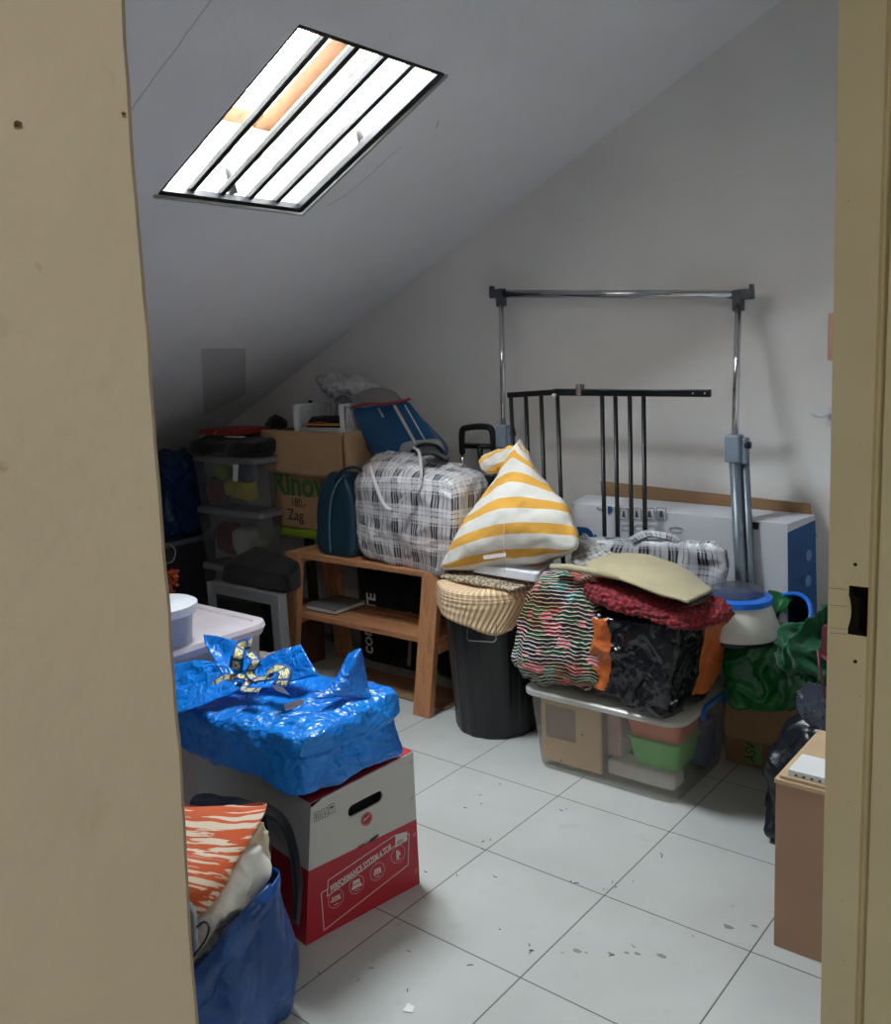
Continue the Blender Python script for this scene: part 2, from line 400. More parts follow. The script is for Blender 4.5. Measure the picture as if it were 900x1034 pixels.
# door frame jamb with a lock hole
m, nt, b = newmat('jamb_enamel'); mJamb = m; co = coords(nt)
col = ramp(nt, noi(nt, co, 5, 5), [(.3, rgb((212, 203, 172))), (.7, rgb((222, 213, 183)))])
sp1 = ramp(nt, noi(nt, co, 60, 4, .6), [(.70, (1, 1, 1, 1)), (.75, (.35, .27, .18, 1))])
mx = nt.nodes.new('ShaderNodeMix'); mx.data_type = 'RGBA'; mx.blend_type = 'MULTIPLY'; mx.inputs[0].default_value = 1
L(nt, col, mx.inputs[6]); L(nt, sp1, mx.inputs[7]); L(nt, mx.outputs[2], b.inputs['Base Color'])
b.inputs['Roughness'].default_value = .35; bump(nt, b, noi(nt, co, 18, 4), .2, .003)
JY = 1.18; hx0 = W(857, 617, y=JY).x; hx1 = W(876.5, 617, y=JY).x; hz0 = W(865, 641.5, y=JY).z; hz1 = W(865, 592, y=JY).z
jx = [-.3445, hx0, hx1, -.2905]; jz = [0, hz0, hz1, 2.12]
door = struct(thing('door_1', '', '', (-.3, JY, 0))); del door['label']; del door['category']
vs = [(x+(.0115*(1-z/2.12) if x < -.34 else 0), JY, z) for z in jz for x in jx]; fs = []
for j in range(3):
    for i in range(3):
        if (i, j) != (1, 1): fs.append((j*4+i, j*4+i+1, j*4+i+5, j*4+i+4))
prof = [(-.2905, JY), (-.2895, JY+.012), (-.2795, JY+.012), (-.2785, JY-.001), (-.2, JY-.001), (-.2, JY+.05), (-.345, JY+.05), (-.3455, JY+.012), (-.3445, JY)]
n0 = len(vs)
for x, y in prof: vs += [(x+(.0115 if x < -.34 else 0), y, 0), (x, y, 2.12)]
for i in range(len(prof)-1): a = n0+2*i; fs.append((a, a+2, a+3, a+1))
# depth of the lock hole
hole = [(hx0, hz0), (hx1, hz0), (hx1, hz1), (hx0, hz1)]
h0 = len(vs); vs += [(x, JY, z) for x, z in hole]+[(x, JY+.03, z) for x, z in hole]
mi = [0]*len(fs); fs += [(h0+i, h0+(i+1) % 4, h0+4+(i+1) % 4, h0+4+i) for i in range(4)]; fs.append((h0+4, h0+5, h0+6, h0+7)); mi += [1]*5
mHole = mat('lock_recess', (30, 25, 18), .8, bst=.3)
mesh('jamb', vs, fs, [mJamb, mHole], door, mi=mi)
lip = [(hx0-.0005, hz0+.008)]+[(hx0+.0035*math.sin(math.pi*t), hz0+.008+(hz1-hz0-.02)*t) for t in np.linspace(.05, .95, 12)]+[(hx0-.0005, hz1-.012)]
poly('strike_lip', [(x, JY+.0005, z) for x, z in lip], mJamb, door, (0, -1, 0), .0012)
for py in (570, 668):
    poly('screw_hole', circ(W(864, py, y=JY), (1, 0, 0), (0, 0, 1), .0024, 14), mHole, door, (0, -1, 0), .0003)
for py in (611, 634, 594, 639):
    a, c = W(838, py, y=JY), W(855, py+1.5, y=JY)
    poly('scratch', [a, c, c+V(0, 0, .0005), a+V(0, 0, .0004)], mChip, door, (0, -1, 0), .0002)
boxes('head_rail', [((-.36, .16, 2.1), (-.2, JY, 2.14))], mJamb, door)
# added, unseen hall lamp that throws light on the cream wall
lamp = thing('added_hall_lamp', 'added unseen round fill lamp on the hall ceiling behind the viewer', 'lamp', (.75, -.55, 2.5))
m, nt, b = newmat('added_lamp_glow'); b.inputs['Emission Color'].default_value = (1, .9, .72, 1); b.inputs['Emission Strength'].default_value = 1.5; mLamp = m
loft('glow_disc', [(.75, -.55, 2.44, .1, .1, .1), (.75, -.55, 2.46, .15, .15, .15), (.75, -.55, 2.495, .16, .16, .16)], mLamp, lamp)
la = bpy.data.lights.new('added_hall_fill', 'AREA'); la.shape = 'DISK'; la.size = .3; la.energy = 15.5; la.color = (1, .955, .87)
lo = bpy.data.objects.new('added_hall_fill', la); C.objects.link(lo); lo.location = (.75, -.55, 2.43)

# ------------------------------------------------------------------ skylight
nrm = Vector((-CM, 0, 1)).normalized(); sdir = Vector((1, 0, CM)).normalized()
def S(x, y, d=0): return V(x, y, cz(x))+nrm*d
win = struct(thing('window_1', '', '', S(SX0, SY0))); del win['label']; del win['category']
mShaft = mat('shaft_white', (236, 234, 226), .7, bst=.2); mPine = woodm('window_pine', (104, 68, 44), (128, 86, 56), 'x', .6)
mBar = mat('bar_black', (22, 23, 26), .35, .3, bst=.1); mSteel = mat('bracket_steel', (150, 150, 148), .4, .8)
c4 = [(SX0, SY0), (SX1, SY0), (SX1, SY1), (SX0, SY1)]
def ring(d, e=0): return [S(SX0-e, SY0-e, d), S(SX1+e, SY0-e, d), S(SX1+e, SY1+e, d), S(SX0-e, SY1+e, d)]
vs = ring(0)+ring(.43)+ring(.0, .04)+ring(.43, .04); fs = []
for i in range(4):
    j = (i+1) % 4; fs += [(i, j, 4+j, 4+i), (8+i, 12+i, 12+j, 8+j), (4+i, 4+j, 12+j, 12+i)]
mesh('shaft_lining', vs, fs, mShaft, win)
def barbox(a, b_, hw, hd, d0, d1, nm, m_, axis):
    """box between two points on the slope, hw half-width, from depth d0 to d1"""
    w_ = Vector((0, hw, 0)) if axis == 's' else sdir*hw
    c = [a-w_+nrm*d0, a+w_+nrm*d0, b_+w_+nrm*d0, b_-w_+nrm*d0, a-w_+nrm*d1, a+w_+nrm*d1, b_+w_+nrm*d1, b_-w_+nrm*d1]
    o = mesh(nm, c, HF, m_, win); bev(o, .002); return o
sl = .05
barbox(S(SX0+.03, SY0), S(SX0+.03, SY1), .034, 0, .32, .40, 'sash_rail', mPine, 'y')
barbox(S(SX1-.03, SY0), S(SX1-.03, SY1), .034, 0, .32, .40, 'sash_rail', mPine, 'y')
barbox(S(SX0, SY1-.035), S(SX1, SY1-.035), .036, 0, .315, .40, 'sash_stile', mPine, 's')
barbox(S(SX0, SY0+.03), S(SX1, SY0+.03), .036, 0, .315, .40, 'sash_stile', mPine, 's')
m, nt, b = newmat('window_glass'); mGlass = m
gl = nt.nodes.new('ShaderNodeBsdfGlossy'); gl.inputs['Roughness'].default_value = .02; tr = nt.nodes.new('ShaderNodeBsdfTransparent'); mx = nt.nodes.new('ShaderNodeMixShader')
mx.inputs[0].default_value = .06; L(nt, tr.outputs[0], mx.inputs[1]); L(nt, gl.outputs[0], mx.inputs[2]); L(nt, mx.outputs[0], nt.nodes['Material Output'].inputs[0])
r_ = ring(.375, -.03)
mesh('pane', r_+[p+nrm*.006 for p in r_], HF, mGlass, win)
# ledge in the shaft
barbox(S(SX0+.012, SY0), S(SX0+.012, SY1), .012, 0, .19, .21, 'ledge', mShaft, 'y')
barbox(S(SX0, SY1-.006), S(SX1, SY1-.006), .007, 0, .27, .285, 'ledge', mShaft, 's')
# security bars
gap = (SY1-SY0)
for i in range(1, 5):
    y = SY0+gap*i/5+.004
    barbox(S(SX0+.005, y), S(SX1-.005, y), .0095, 0, .012, .03, 'security_bar', mBar, 's')
barbox(S(SX0+.006, SY0), S(SX0+.006, SY1), .010, 0, -.004, .02, 'bar_frame', mBar, 'y')
barbox(S(SX1-.004, SY0), S(SX1-.004, SY1), .006, 0, -.002, .02, 'bar_frame', mBar, 'y')
barbox(S(SX0, SY1-.008), S(SX1, SY1-.008), .013, 0, -.004, .02, 'bar_frame', mBar, 's')
barbox(S(SX0, SY0+.003), S(SX1, SY0+.003), .004, 0, -.001, .02, 'bar_frame', mBar, 's')
# steel brackets fixed to the shaft walls
barbox(S(SX0+.006, 1.86, .03), S(SX0+.006, 1.89, .16), .004, 0, 0, .012, 'bracket', mSteel, 'y')
for pa, pb in (((222, 151), (236, 196)), ((352, 102), (367, 143))):
    if pa[0] < 300:
        a, c = W(*pa, x=SX0+.03), W(*pb, x=SX0+.01); tube('bracket', [a, c], .016, mSteel, win, 4, flat=.3)
    else:
        a, c = W(*pa, y=SY1-.012), W(*pb, y=SY1-.012); tube('bracket', [a, c], .018, mSteel, win, 4, flat=.3)
a = [W(x, y, y=SY1-.004) for x, y in ((343, 80), (372, 50), (375, 54), (347, 84))]
poly('vent_strip', a, mSteel, win, (0, -1, 0), .003)
# plaster frame edge around the hole
tube('plaster_edge', [S(SX0-.012, SY0-.01, -.003), S(SX0-.012, SY1+.016, -.003), S(SX1, SY1+.014, -.003)], .006, plaster('raw_plaster', (170, 168, 165)), win, 8)
# darker grey quad and shallow cracks in the ceiling
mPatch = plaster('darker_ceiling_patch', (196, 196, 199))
pc = [W(x, y, z=0) for x, y in ()]
def onceil(px, py):
    d = fw+rt*((px-450)/F_PX)-up*((py-517)/F_PX); P0 = V(0, 0, CZ)
    return CAM+d*((P0-CAM).dot(nrm)/d.dot(nrm))
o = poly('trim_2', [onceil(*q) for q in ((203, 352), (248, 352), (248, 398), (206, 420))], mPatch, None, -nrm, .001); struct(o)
mCrack = mat('crack_line', (105, 104, 104), .9, bst=0)
for pts in ([(405, 148), (386, 165), (372, 178), (350, 196), (330, 208)], [(444, 121), (440, 130)], [(444, 121), (442, 126), (440, 130)]):
    q = [onceil(x, y) for x, y in pts]
    struct(tube('trim_3', [p+nrm*.001 for p in q], .0017, mCrack, None, 4, smooth=20))

# ------------------------------------------------------------------ materials of the things
mOrangeWood = {a: woodm('orange_pine_'+a, (146, 94, 60), (188, 134, 92), a) for a in 'xyz'}
mCard = mat('cardboard', (172, 138, 104), .85, var=.08, vs=4); mCardD = mat('cardboard_dark', (140, 108, 78), .85, var=.12)
mCardEdge = mat('cardboard_edge', (196, 168, 132), .9)
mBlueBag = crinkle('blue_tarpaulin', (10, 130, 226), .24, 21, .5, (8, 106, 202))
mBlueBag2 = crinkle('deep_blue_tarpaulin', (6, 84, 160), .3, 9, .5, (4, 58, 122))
mWhitePl = mat('white_plastic', (226, 228, 232), .35, bst=.03); mBlackPl = mat('black_plastic', (20, 21, 24), .4, bst=.08)
mBlackCl = fabric('black_cloth', (17, 17, 20)); mNavy = fabric('navy_cloth', (16, 24, 44))
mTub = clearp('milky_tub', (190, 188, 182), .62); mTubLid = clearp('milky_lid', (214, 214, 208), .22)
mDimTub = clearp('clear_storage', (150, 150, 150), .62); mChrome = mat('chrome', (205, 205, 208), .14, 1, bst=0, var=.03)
mGreyPl = mat('grey_plastic', (66, 70, 78), .45, bst=.05); mBluGrey = mat('blue_grey_plastic', (128, 142, 156), .4, bst=.05)
mWhite = mat('white_print', (225, 225, 222), .6, bst=0, var=.02); mInk = mat('black_ink', (28, 26, 26), .7, bst=0); mRed = mat('red_print', (168, 24, 42), .45, bst=.03, var=.06)
mGreenInk = mat('green_ink', (42, 84, 34), .8, bst=0, var=.1); mBluePr = mat('blue_print', (16, 76, 132), .5, bst=0, var=.05)
mYellow = mat('yellow_print', (232, 214, 90), .6, bst=0)

def plaid(name, base, dark, tint, sc=1.0):
    m, nt, b = newmat(name); co = coords(nt, 'UV'); s = nt.nodes.new('ShaderNodeSeparateXYZ'); L(nt, co, s.inputs[0])
    def bands(v, per, pattern):
        f = mth(nt, 'FRACT', mth(nt, 'MULTIPLY', v, 1/per)); return ramp(nt, f, [(p, (q, q, q, 1)) for p, q in pattern], 'CONSTANT')
    a = bands(s.outputs[0], .1*sc, [(0, .04), (.10, .95), (.18, .25), (.25, .85), (.30, .30), (.36, .95), (.44, .08), (.62, .7), (.66, .04), (.80, .45), (.86, .04)])
    c = bands(s.outputs[1], .105*sc, [(0, .05), (.06, .8), (.10, .05), (.22, .6), (.26, .05), (.36, .95), (.78, .3), (.84, .95), (.88, .05)])
    dk_ = mth(nt, 'ADD', mth(nt, 'MULTIPLY', a, mth(nt, 'MULTIPLY_ADD', c, .72, .28)), mth(nt, 'MULTIPLY', c, .22))
    dk_ = mth(nt, 'MINIMUM', dk_, 1)
    col = mixc(nt, dk_, rgb(base), rgb(dark))
    tt = nt.nodes.new('ShaderNodeMix'); tt.data_type = 'RGBA'; tt.blend_type = 'MULTIPLY'
    L(nt, ramp(nt, noi(nt, coords(nt), 4), [(.5, (0, 0, 0, 1)), (.62, (.5, .5, .5, 1))]), tt.inputs[0])
    L(nt, col, tt.inputs[6]); tt.inputs[7].default_value = rgb(tint); L(nt, tt.outputs[2], b.inputs['Base Color'])
    b.inputs['Roughness'].default_value = .36
    v = nt.nodes.new('ShaderNodeTexVoronoi'); v.inputs['Scale'].default_value = 22; L(nt, coords(nt), v.inputs['Vector'])
    bump(nt, b, v.outputs['Distance'], .35, .012); return m
mPlaid = plaid('plaid_woven_plastic', (226, 224, 226), (34, 34, 40), (224, 196, 186))
mPlaidD = plaid('plaid_woven_plastic_grey', (196, 198, 202), (30, 31, 38), (200, 196, 196), 1.1)

def stripe_mat():
    m, nt, b = newmat('yellow_white_stripes'); s = nt.nodes.new('ShaderNodeSeparateXYZ'); L(nt, coords(nt, 'UV'), s.inputs[0])
    w = mth(nt, 'MULTIPLY', mth(nt, 'SUBTRACT', noi(nt, coords(nt), 5, 2), .5), .018)
    f = mth(nt, 'FRACT', mth(nt, 'DIVIDE', mth(nt, 'ADD', mth(nt, 'ADD', s.outputs[1], w), mth(nt, 'MULTIPLY', mth(nt, 'POWER', mth(nt, 'ABSOLUTE', mth(nt, 'SUBTRACT', s.outputs[0], .30)), 2), .55)), .128))
    st = ramp(nt, f, [(0, rgb((226, 223, 214))), (.10, rgb((222, 165, 62))), (.13, rgb((224, 167, 64))), (.52, rgb((226, 223, 214)))], 'CONSTANT')
    L(nt, st, b.inputs['Base Color']); b.inputs['Roughness'].default_value = .85; b.inputs['Sheen Weight'].default_value = .1
    bump(nt, b, mth(nt, 'ADD', noi(nt, coords(nt), 14, 3), mth(nt, 'MULTIPLY', noi(nt, coords(nt), 300, 2), .1)), .5, .008); return m
mStripe = stripe_mat()

# ------------------------------------------------------------------ wooden bench
bn = thing('step_bench', 'orange pine bench with a lower shelf, under the plaid bag', 'bench', (-2.75, 2.8, 0))
def leg(x0, x1, yt, yb, t, parent, x0b=None, x1b=None):
    x0b = x0 if x0b is None else x0b; x1b = x1 if x1b is None else x1b
    return bev(mesh('leg', [(x0b, yb, 0), (x1b, yb, 0), (x1b, yb+t, 0), (x0b, yb+t, 0), (x0, yt, .6), (x1, yt, .6), (x1, yt+t, .6), (x0, yt+t, .6)], HF, mOrangeWood['z'], parent), .004)
TF = 2.675
legR = leg(-2.365, -2.275, TF, 2.595, .034, bn, -2.39, -2.30); legL = leg(-3.215, -3.12, TF, 2.595, .034, bn, -3.225, -3.13)
leg(-2.365, -2.275, 2.885, 2.95, .034, bn); leg(-3.215, -3.12, 2.885, 2.95, .034, bn)
boxes('top_board', [((-3.12, TF+.002, .574), (-2.365, TF+.118, .600)), ((-3.12, TF+.124, .574), (-2.365, TF+.24, .600))], mOrangeWood['x'], bn, .004)
for a_ in (-3.21, -2.36): box('top_rail', (a_, TF+.034, .548), (a_+.082, 2.885, .60), mOrangeWood['y'], bn, .003)
boxes('shelf', [((-3.14, 2.655, .295), (-2.35, 2.745, .320)), ((-3.14, 2.752, .295), (-2.35, 2.835, .320)), ((-3.14, 2.842, .295), (-2.35, 2.915, .320))], mOrangeWood['x'], bn, .003)
for a_ in (-3.205, -2.35): box('shelf_rail', (a_, 2.665, .26), (a_+.065, 2.905, .325), mOrangeWood['y'], bn, .003)
for px, py in ((297, 561), (293, 645), (428, 588), (436, 650), (431, 672)):
    p = W(px, py, y=2.66); p.y = TF-(.6-p.z)*.133-.001
    tube('screw', [p, p+V(0, .004, 0)], .004, mSteel, legL if px < 350 else legR, 8)
# book on the shelf
bk = thing('book', 'grey book with pale edges lying on the bench shelf', 'book', (-3.0, 2.76, .321))
box('cover', (-3.13, 2.70, .321), (-2.93, 2.90, .326), mat('grey_cover', (92, 94, 98), .5), bk, .001)
box('pages', (-3.128, 2.703, .326), (-2.934, 2.897, .342), mWhite, bk, .001)
box('cover', (-3.13, 2.70, .342), (-2.93, 2.90, .347), mat('grey_cover2', (110, 112, 116), .5), bk, .001)

# ------------------------------------------------------------------ tote under the bench
tt = thing('tote_bag', 'black tote bag with white upright lettering behind the bench shelf', 'bag', (-2.88, 3.03, 0))
soft('bag_body', [V(-3.08, 2.995, 0), V(-2.64, 2.995, 0), V(-2.64, 3.09, 0), V(-3.08, 3.09, 0), V(-3.06, 2.99, .46), V(-2.62, 2.99, .46), V(-2.64, 3.09, .46), V(-3.06, 3.09, .46)], mBlackCl, tt, k=9, noise_=[('f', .006, 10)])
for body, px, py in (('con', 377, 661), ('TE', 380, 617)):
    p = W(px, py, y=2.984); text('lettering', body, p, (0, 0, 1), (-1, 0, 0), .10 if body == 'con' else .085, mWhite, tt, sx=.92, off=.002, label='white lettering')
tube('strap', [V(-2.72, 2.975, .30), V(-2.725, 2.97, .15), V(-2.74, 2.97, .03)], .009, mat('beige_strap', (150, 138, 112), .9), tt, 6, smooth=12, flat=.3)
for i, (c, a, lb) in enumerate((((176, 170, 92), (-2.98, 3.03, .50), 'crumpled yellowish cloth poking out on top of the black tote'), ((112, 34, 56), (-2.80, 3.03, .50), 'dark crimson cloth on top of the black tote, right of the yellowish one'), ((70, 88, 60), (-2.68, 3.04, .49), 'dull green cloth at the right end on top of the black tote'))):
    x, y, z = a; s = .075
    o = soft('cloth', [V(x-s, y-.05, z-.03), V(x+s, y-.05, z-.03), V(x+s, y+.05, z-.03), V(x-s, y+.05, z-.03), V(x-s*.8, y-.03, z+.05), V(x+s*.7, y-.03, z+.04), V(x+s, y+.04, z+.06), V(x-s, y+.04, z+.05)], fabric('cloth_%d' % i, c), n=16, k=3, noise_=[('f', .02, 14)], seed=i)
    tag(o, lb, 'cloth')
o = box('cardboard_sheet', (-3.0, 2.70, .001), (-2.30, 2.90, .009), mCardD); tag(o, 'brown cardboard sheet lying on the floor under the bench', 'cardboard')
o = soft('dark_wood_crate', [V(-3.42, 2.72, 0), V(-3.24, 2.72, 0), V(-3.24, 2.9, 0), V(-3.42, 2.9, 0), V(-3.42, 2.72, .3), V(-3.24, 2.72, .3), V(-3.24, 2.9, .3), V(-3.42, 2.9, .3)], woodm('dark_wood', (58, 34, 22), (84, 50, 32), 'x'), k=30, n=8)
tag(o, 'small dark brown wooden box on the floor beyond the left bench leg', 'box')

# ------------------------------------------------------------------ teal case on the bench
mTeal = mat('teal_leatherette', (20, 52, 70), .38, bs=140, bst=.25)
tc = thing('vanity_case', 'teal arched hard case standing on the left end of the bench', 'case', (-3.0, 2.76, .6))
def arch(u, v, w):
    t = (w+1)/2; s = 1-.50*np.clip((t-.45)/.55, 0, 1)**2.2
    return u*s, v*(1-.15*t), w
soft('case_shell', [V(-3.035, 2.70, .604), V(-2.80, 2.70, .604), V(-2.80, 2.835, .604), V(-3.035, 2.835, .604), V(-3.02, 2.72, .965), V(-2.79, 2.72, .965), V(-2.79, 2.835, .965), V(-3.02, 2.835, .965)], mTeal, tc, k=6, warp=arch, noise_=[('f', .004, 8)])
for x in (-2.90,):
    tube('piping', [V(x-.03, 2.697, .62), V(x-.02, 2.690, .72), V(x-.005, 2.694, .84), V(x+.02, 2.708, .92), V(x+.05, 2.74, .972)], .0035, mat('piping', (90, 120, 138), .4), tc, 8, smooth=24)
tube('carry_handle', [W(338, 487, y=2.73), W(344, 477, y=2.71), W(355, 472, y=2.71), W(364, 474, y=2.73), W(366, 484, y=2.75)], .011, mTeal, tc, 10, smooth=24, flat=.6)
tube('carry_handle', [W(342, 490, y=2.79), W(350, 480, y=2.79), W(362, 478, y=2.79), W(368, 486, y=2.79)], .010, mTeal, tc, 10, smooth=20, flat=.6)

# ------------------------------------------------------------------ plaid laundry bag
pb = thing('laundry_bag', 'bulging black and white plaid laundry bag on the bench beside the teal case', 'bag', (-2.5, 2.8, .6))
def pw(u, v, w):
    t = (w+1)/2; return u*(1+.05*np.sin(t*3.1)), v, w+.06*(1-u*u)*(w > 0)*(w)+.05*u*(w > 0)*0
soft('bag_body', [W(366, 562, y=2.70), W(450, 586, y=2.655), W(484, 574, y=2.93), W(372, 548, y=2.93),
     W(358, 482, y=2.70), W(456, 486, y=2.655), W(494, 478, y=2.93), W(380, 452, y=2.90)], mPlaid, pb, n=56, k=10, puff=(.05, .06, .08), warp=pw, noise_=[('f', .012, 6), ('c', .007, 11), ('v', .004, 24)], seed=3)
mStrapW = fabric('webbing_white', (196, 194, 192))
tube('webbing_handle', [W(374, 470, y=2.70), W(378, 485, y=2.64), W(386, 506, y=2.62), W(393, 514, y=2.615), W(400, 511, y=2.615), W(413, 497, y=2.62), W(426, 486, y=2.65)], .008, mStrapW, pb, 8, smooth=40, flat=.35)
tube('zip_piping', [W(418, 452, y=2.83), W(423, 456, y=2.76), W(425, 468, y=2.69), W(426, 484, y=2.655)], .006, mStrapW, pb, 8, smooth=20)
patch('zip_flap', [[W(425, 452, y=2.80), W(440, 455, y=2.85), W(454, 463, y=2.9)], [W(426, 460, y=2.72), W(438, 459, y=2.75), W(452, 466, y=2.84)]], mBlackCl, pb, 12, 8, .006)

# ------------------------------------------------------------------ lime table, cardboard box with green lettering, its load
mLime = mat('lime_plastic', (138, 168, 22), .45, bst=.05)
mLimeD = mat('dark_olive_plastic', (44, 50, 18), .5, bst=0)
lt = thing('side_table', 'lime green low table carrying the lettered cardboard box', 'table', (-3.15, 3.0, 0))
loft('table_top', [(-3.19, 3.005, .625, .305, .155, .03), (-3.19, 3.005, .632, .31, .16, .03), (-3.19, 3.005, .668, .31, .16, .03), (-3.19, 3.005, .672, .307, .157, .03)], mLime, lt, top=True)
for x, y in ((-3.40, 2.99), (-3.40, 3.13), (-3.11, 3.13), (-3.11, 3.07)): box('leg', (x-.02, y-.02, 0), (x+.02, y+.02, .626), mLimeD, lt, .005)
m, nt, b = newmat('lettered_cardboard'); mCardP = m; co = coords(nt); s = nt.nodes.new('ShaderNodeSeparateXYZ'); L(nt, co, s.inputs[0])
gt = ramp(nt, mth(nt, 'ADD', s.outputs[0], mth(nt, 'MULTIPLY', noi(nt, co, 8), .05)), [(0, (1, 1, 1, 1)), (1, (1, 1, 1, 1))])
L(nt, ramp(nt, noi(nt, co, 7, 5), [(.35, rgb((128, 100, 66))), (.7, rgb((156, 126, 88)))]), b.inputs['Base Color']); b.inputs['Roughness'].default_value = .85
cb = thing('cardboard_box', 'open cardboard box with big green letters on the lime table', 'box', (-3.16, 2.99, .673))
bx0, bx1, by0, by1, bz0, bz1 = -3.495, -2.90, 2.84, 3.16, .673, 1.15; t = .006
boxes('box_wall', [((bx0, by0, bz0), (bx1, by0+t, bz1-.01)), ((bx0, by1-t, bz0), (bx1, by1, bz1)), ((bx0, by0, bz0), (bx0+t, by1, bz1)), ((bx1-t, by0, bz0), (bx1, by1, bz1)), ((bx0, by0, bz0), (bx1, by1, bz0+t))], mCardP, cb, .001)
# outer flap hanging down over the front, curling at the left
patch('box_flap', [[V(bx0-.02, by0-.004, bz1+.005), V(-3.2, by0-.006, bz1), V(bx1-.05, by0-.004, bz1-.005)], [V(bx0-.02, by0-.022, 1.05), V(-3.2, by0-.012, 1.04), V(bx1-.05, by0-.010, 1.03)], [V(bx0-.005, by0-.022, .955), V(-3.2, by0-.016, .935), V(bx1-.05, by0-.012, .935)]], mCard, cb, 20, 12, .005)
patch('box_flap', [[V(bx1-.044, by0-.003, bz1), V(bx1+.003, by0-.003, bz1), V(bx1+.008, by1-.02, bz1)], [V(bx1-.044, by0-.006, .93), V(bx1+.006, by0-.006, .94), V(bx1+.016, by1-.02, .95)]], mCard, cb, 20, 8, .005)
def fr(px, py): return W(px, py, y=by0-.002)
p = fr(276, 497); text('green_lettering', 'Rinovo', p, (1, 0, -.02), (0, 0, 1), .165, mGreenInk, cb, sx=.98, off=.005, label='large green lettering')
p = fr(294, 511); text('handwriting', '180,-', p, (1, 0, -.02), (0, 0, 1), .062, mInk, cb, sx=.9)
p = fr(291, 524); text('handwriting', 'Zag', p, (1, 0, -.02), (0, 0, 1), .078, mInk, cb, sx=1.0)
poly('tape_patch', [fr(*q) for q in ((284, 499), (324, 503), (324, 536), (286, 530))], mat('light_card_panel', (168, 132, 96), .8), cb, (0, -1, 0), .0004)

wc = thing('plastic_crate', 'white slatted plastic crate resting in the open lettered box', 'crate', (-3.12, 2.97, 1.06))
cx0, cx1, cy0, cy1, cz0, cz1 = -3.31, -2.96, 2.87, 3.13, 1.11, 1.275
bxs = [((cx0, cy0, cz0), (cx1, cy1, cz0+.008))]
for x in (cx0, cx1-.006):
    bxs += [((x, cy0, cz1-.012), (x+.008, cy1, cz1)), ((x, cy0, cz0), (x+.008, cy1, cz0+.05))]
    bxs += [((x, y, cz0), (x+.006, y+.010, cz1)) for y in np.arange(cy0, cy1, .016)]
    bxs += [((x, cy0, z), (x+.005, cy1, z+.005)) for z in np.arange(cz0, cz1, .022)]
for y in (cy0, cy1-.006):
    bxs += [((cx0, y, cz0), (cx1, y+.008, cz0+.055))]
    bxs += [((x, y, cz0), (x+.006, y+.006, cz0+.055)) for x in np.arange(cx0, cx1, .02)]
for x in (cx0, cx1-.03):
    bxs += [((x, cy0-.002, cz0), (x+.03, cy0+.012, cz1)), ((x, cy1-.012, cz0), (x+.03, cy1, cz1+.03))]
boxes('crate_frame', bxs, mWhitePl, wc, .001)
boxes('crate_rim', [((cx0-.02, cy0-.008, cz0-.005), (cx1+.01, cy0+.004, cz0+.028))], mWhitePl, wc, .004)
mBot = mat('red_bottle', (132, 20, 24), .3)
for (px, py, h, lb) in ((313, 400, .07, 'thin red bottle standing up at the back of the white crate'), (323, 404, .055, 'dark red bottle leaning beside the thin red one in the crate')):
    p = W(px, py, y=3.06); bt = thing('bottle', lb, 'bottle', (p.x, p.y, 1.108))
    bbd = loft('bottle_body', [(p.x, p.y, 1.108, .02, .02, .02), (p.x, p.y, 1.108+h*1.6, .02, .02, .02), (p.x, p.y, 1.108+h*2.2, .009, .009, .009)], mBot, bt)
    loft('cap', [(p.x, p.y, 1.108+h*2.2, .010, .010, .01), (p.x, p.y, 1.108+h*2.5, .010, .010, .01)], mBlackPl, bbd, top=True)
o = soft('folded_garment', [V(-3.29, 2.90, 1.11), V(-2.98, 2.90, 1.11), V(-2.98, 3.03, 1.11), V(-3.29, 3.03, 1.11), V(-3.26, 2.92, 1.215), V(-3.0, 2.92, 1.2), V(-3.0, 3.03, 1.215), V(-3.26, 3.03, 1.2)], mBlackCl, n=18, k=4, noise_=[('f', .015, 12)]); tag(o, 'black folded garment lying inside the white crate', 'clothing')
for c, x0, x1, lb in (((200, 150, 60), -3.25, -3.0, 'yellow booklet lying in the white crate'), ((170, 30, 34), -3.17, -3.10, 'small red packet on the yellow booklet')):
    z = 1.175 if x1-x0 > .1 else 1.183
    o = box('booklet' if x1-x0 > .1 else 'packet', (x0, 2.862, z), (x1, 2.90, z+.008), mat('paper%d' % c[0], c, .5)); tag(o, lb, 'booklet' if x1-x0 > .1 else 'packet')
o = soft('plastic_bag', [W(322, 398, y=3.0), W(380, 408, y=3.0), W(385, 408, y=3.14), W(330, 398, y=3.14), W(320, 380, y=3.02), W(372, 386, y=3.02), W(382, 390, y=3.14), W(330, 377, y=3.14)],
    crinkle('thin_white_film', (206, 206, 208), .35, 20, .6), n=34, k=4, noise_=[('f', .05, 9), ('v', .03, 14)], seed=8); tag(o, 'crumpled thin white plastic bag heaped behind the white crate', 'bag')
o = soft('cap', [W(268, 433, y=2.93), W(287, 432, y=2.93), W(290, 432, y=3.05), W(270, 432, y=3.05), W(272, 423, y=2.95), W(280, 418, y=2.95), W(288, 423, y=3.05), W(275, 420, y=3.05)], mBlackCl, n=16, k=3, noise_=[('f', .012, 15)]); tag(o, 'small black cap on the left corner of the lettered box', 'cap')

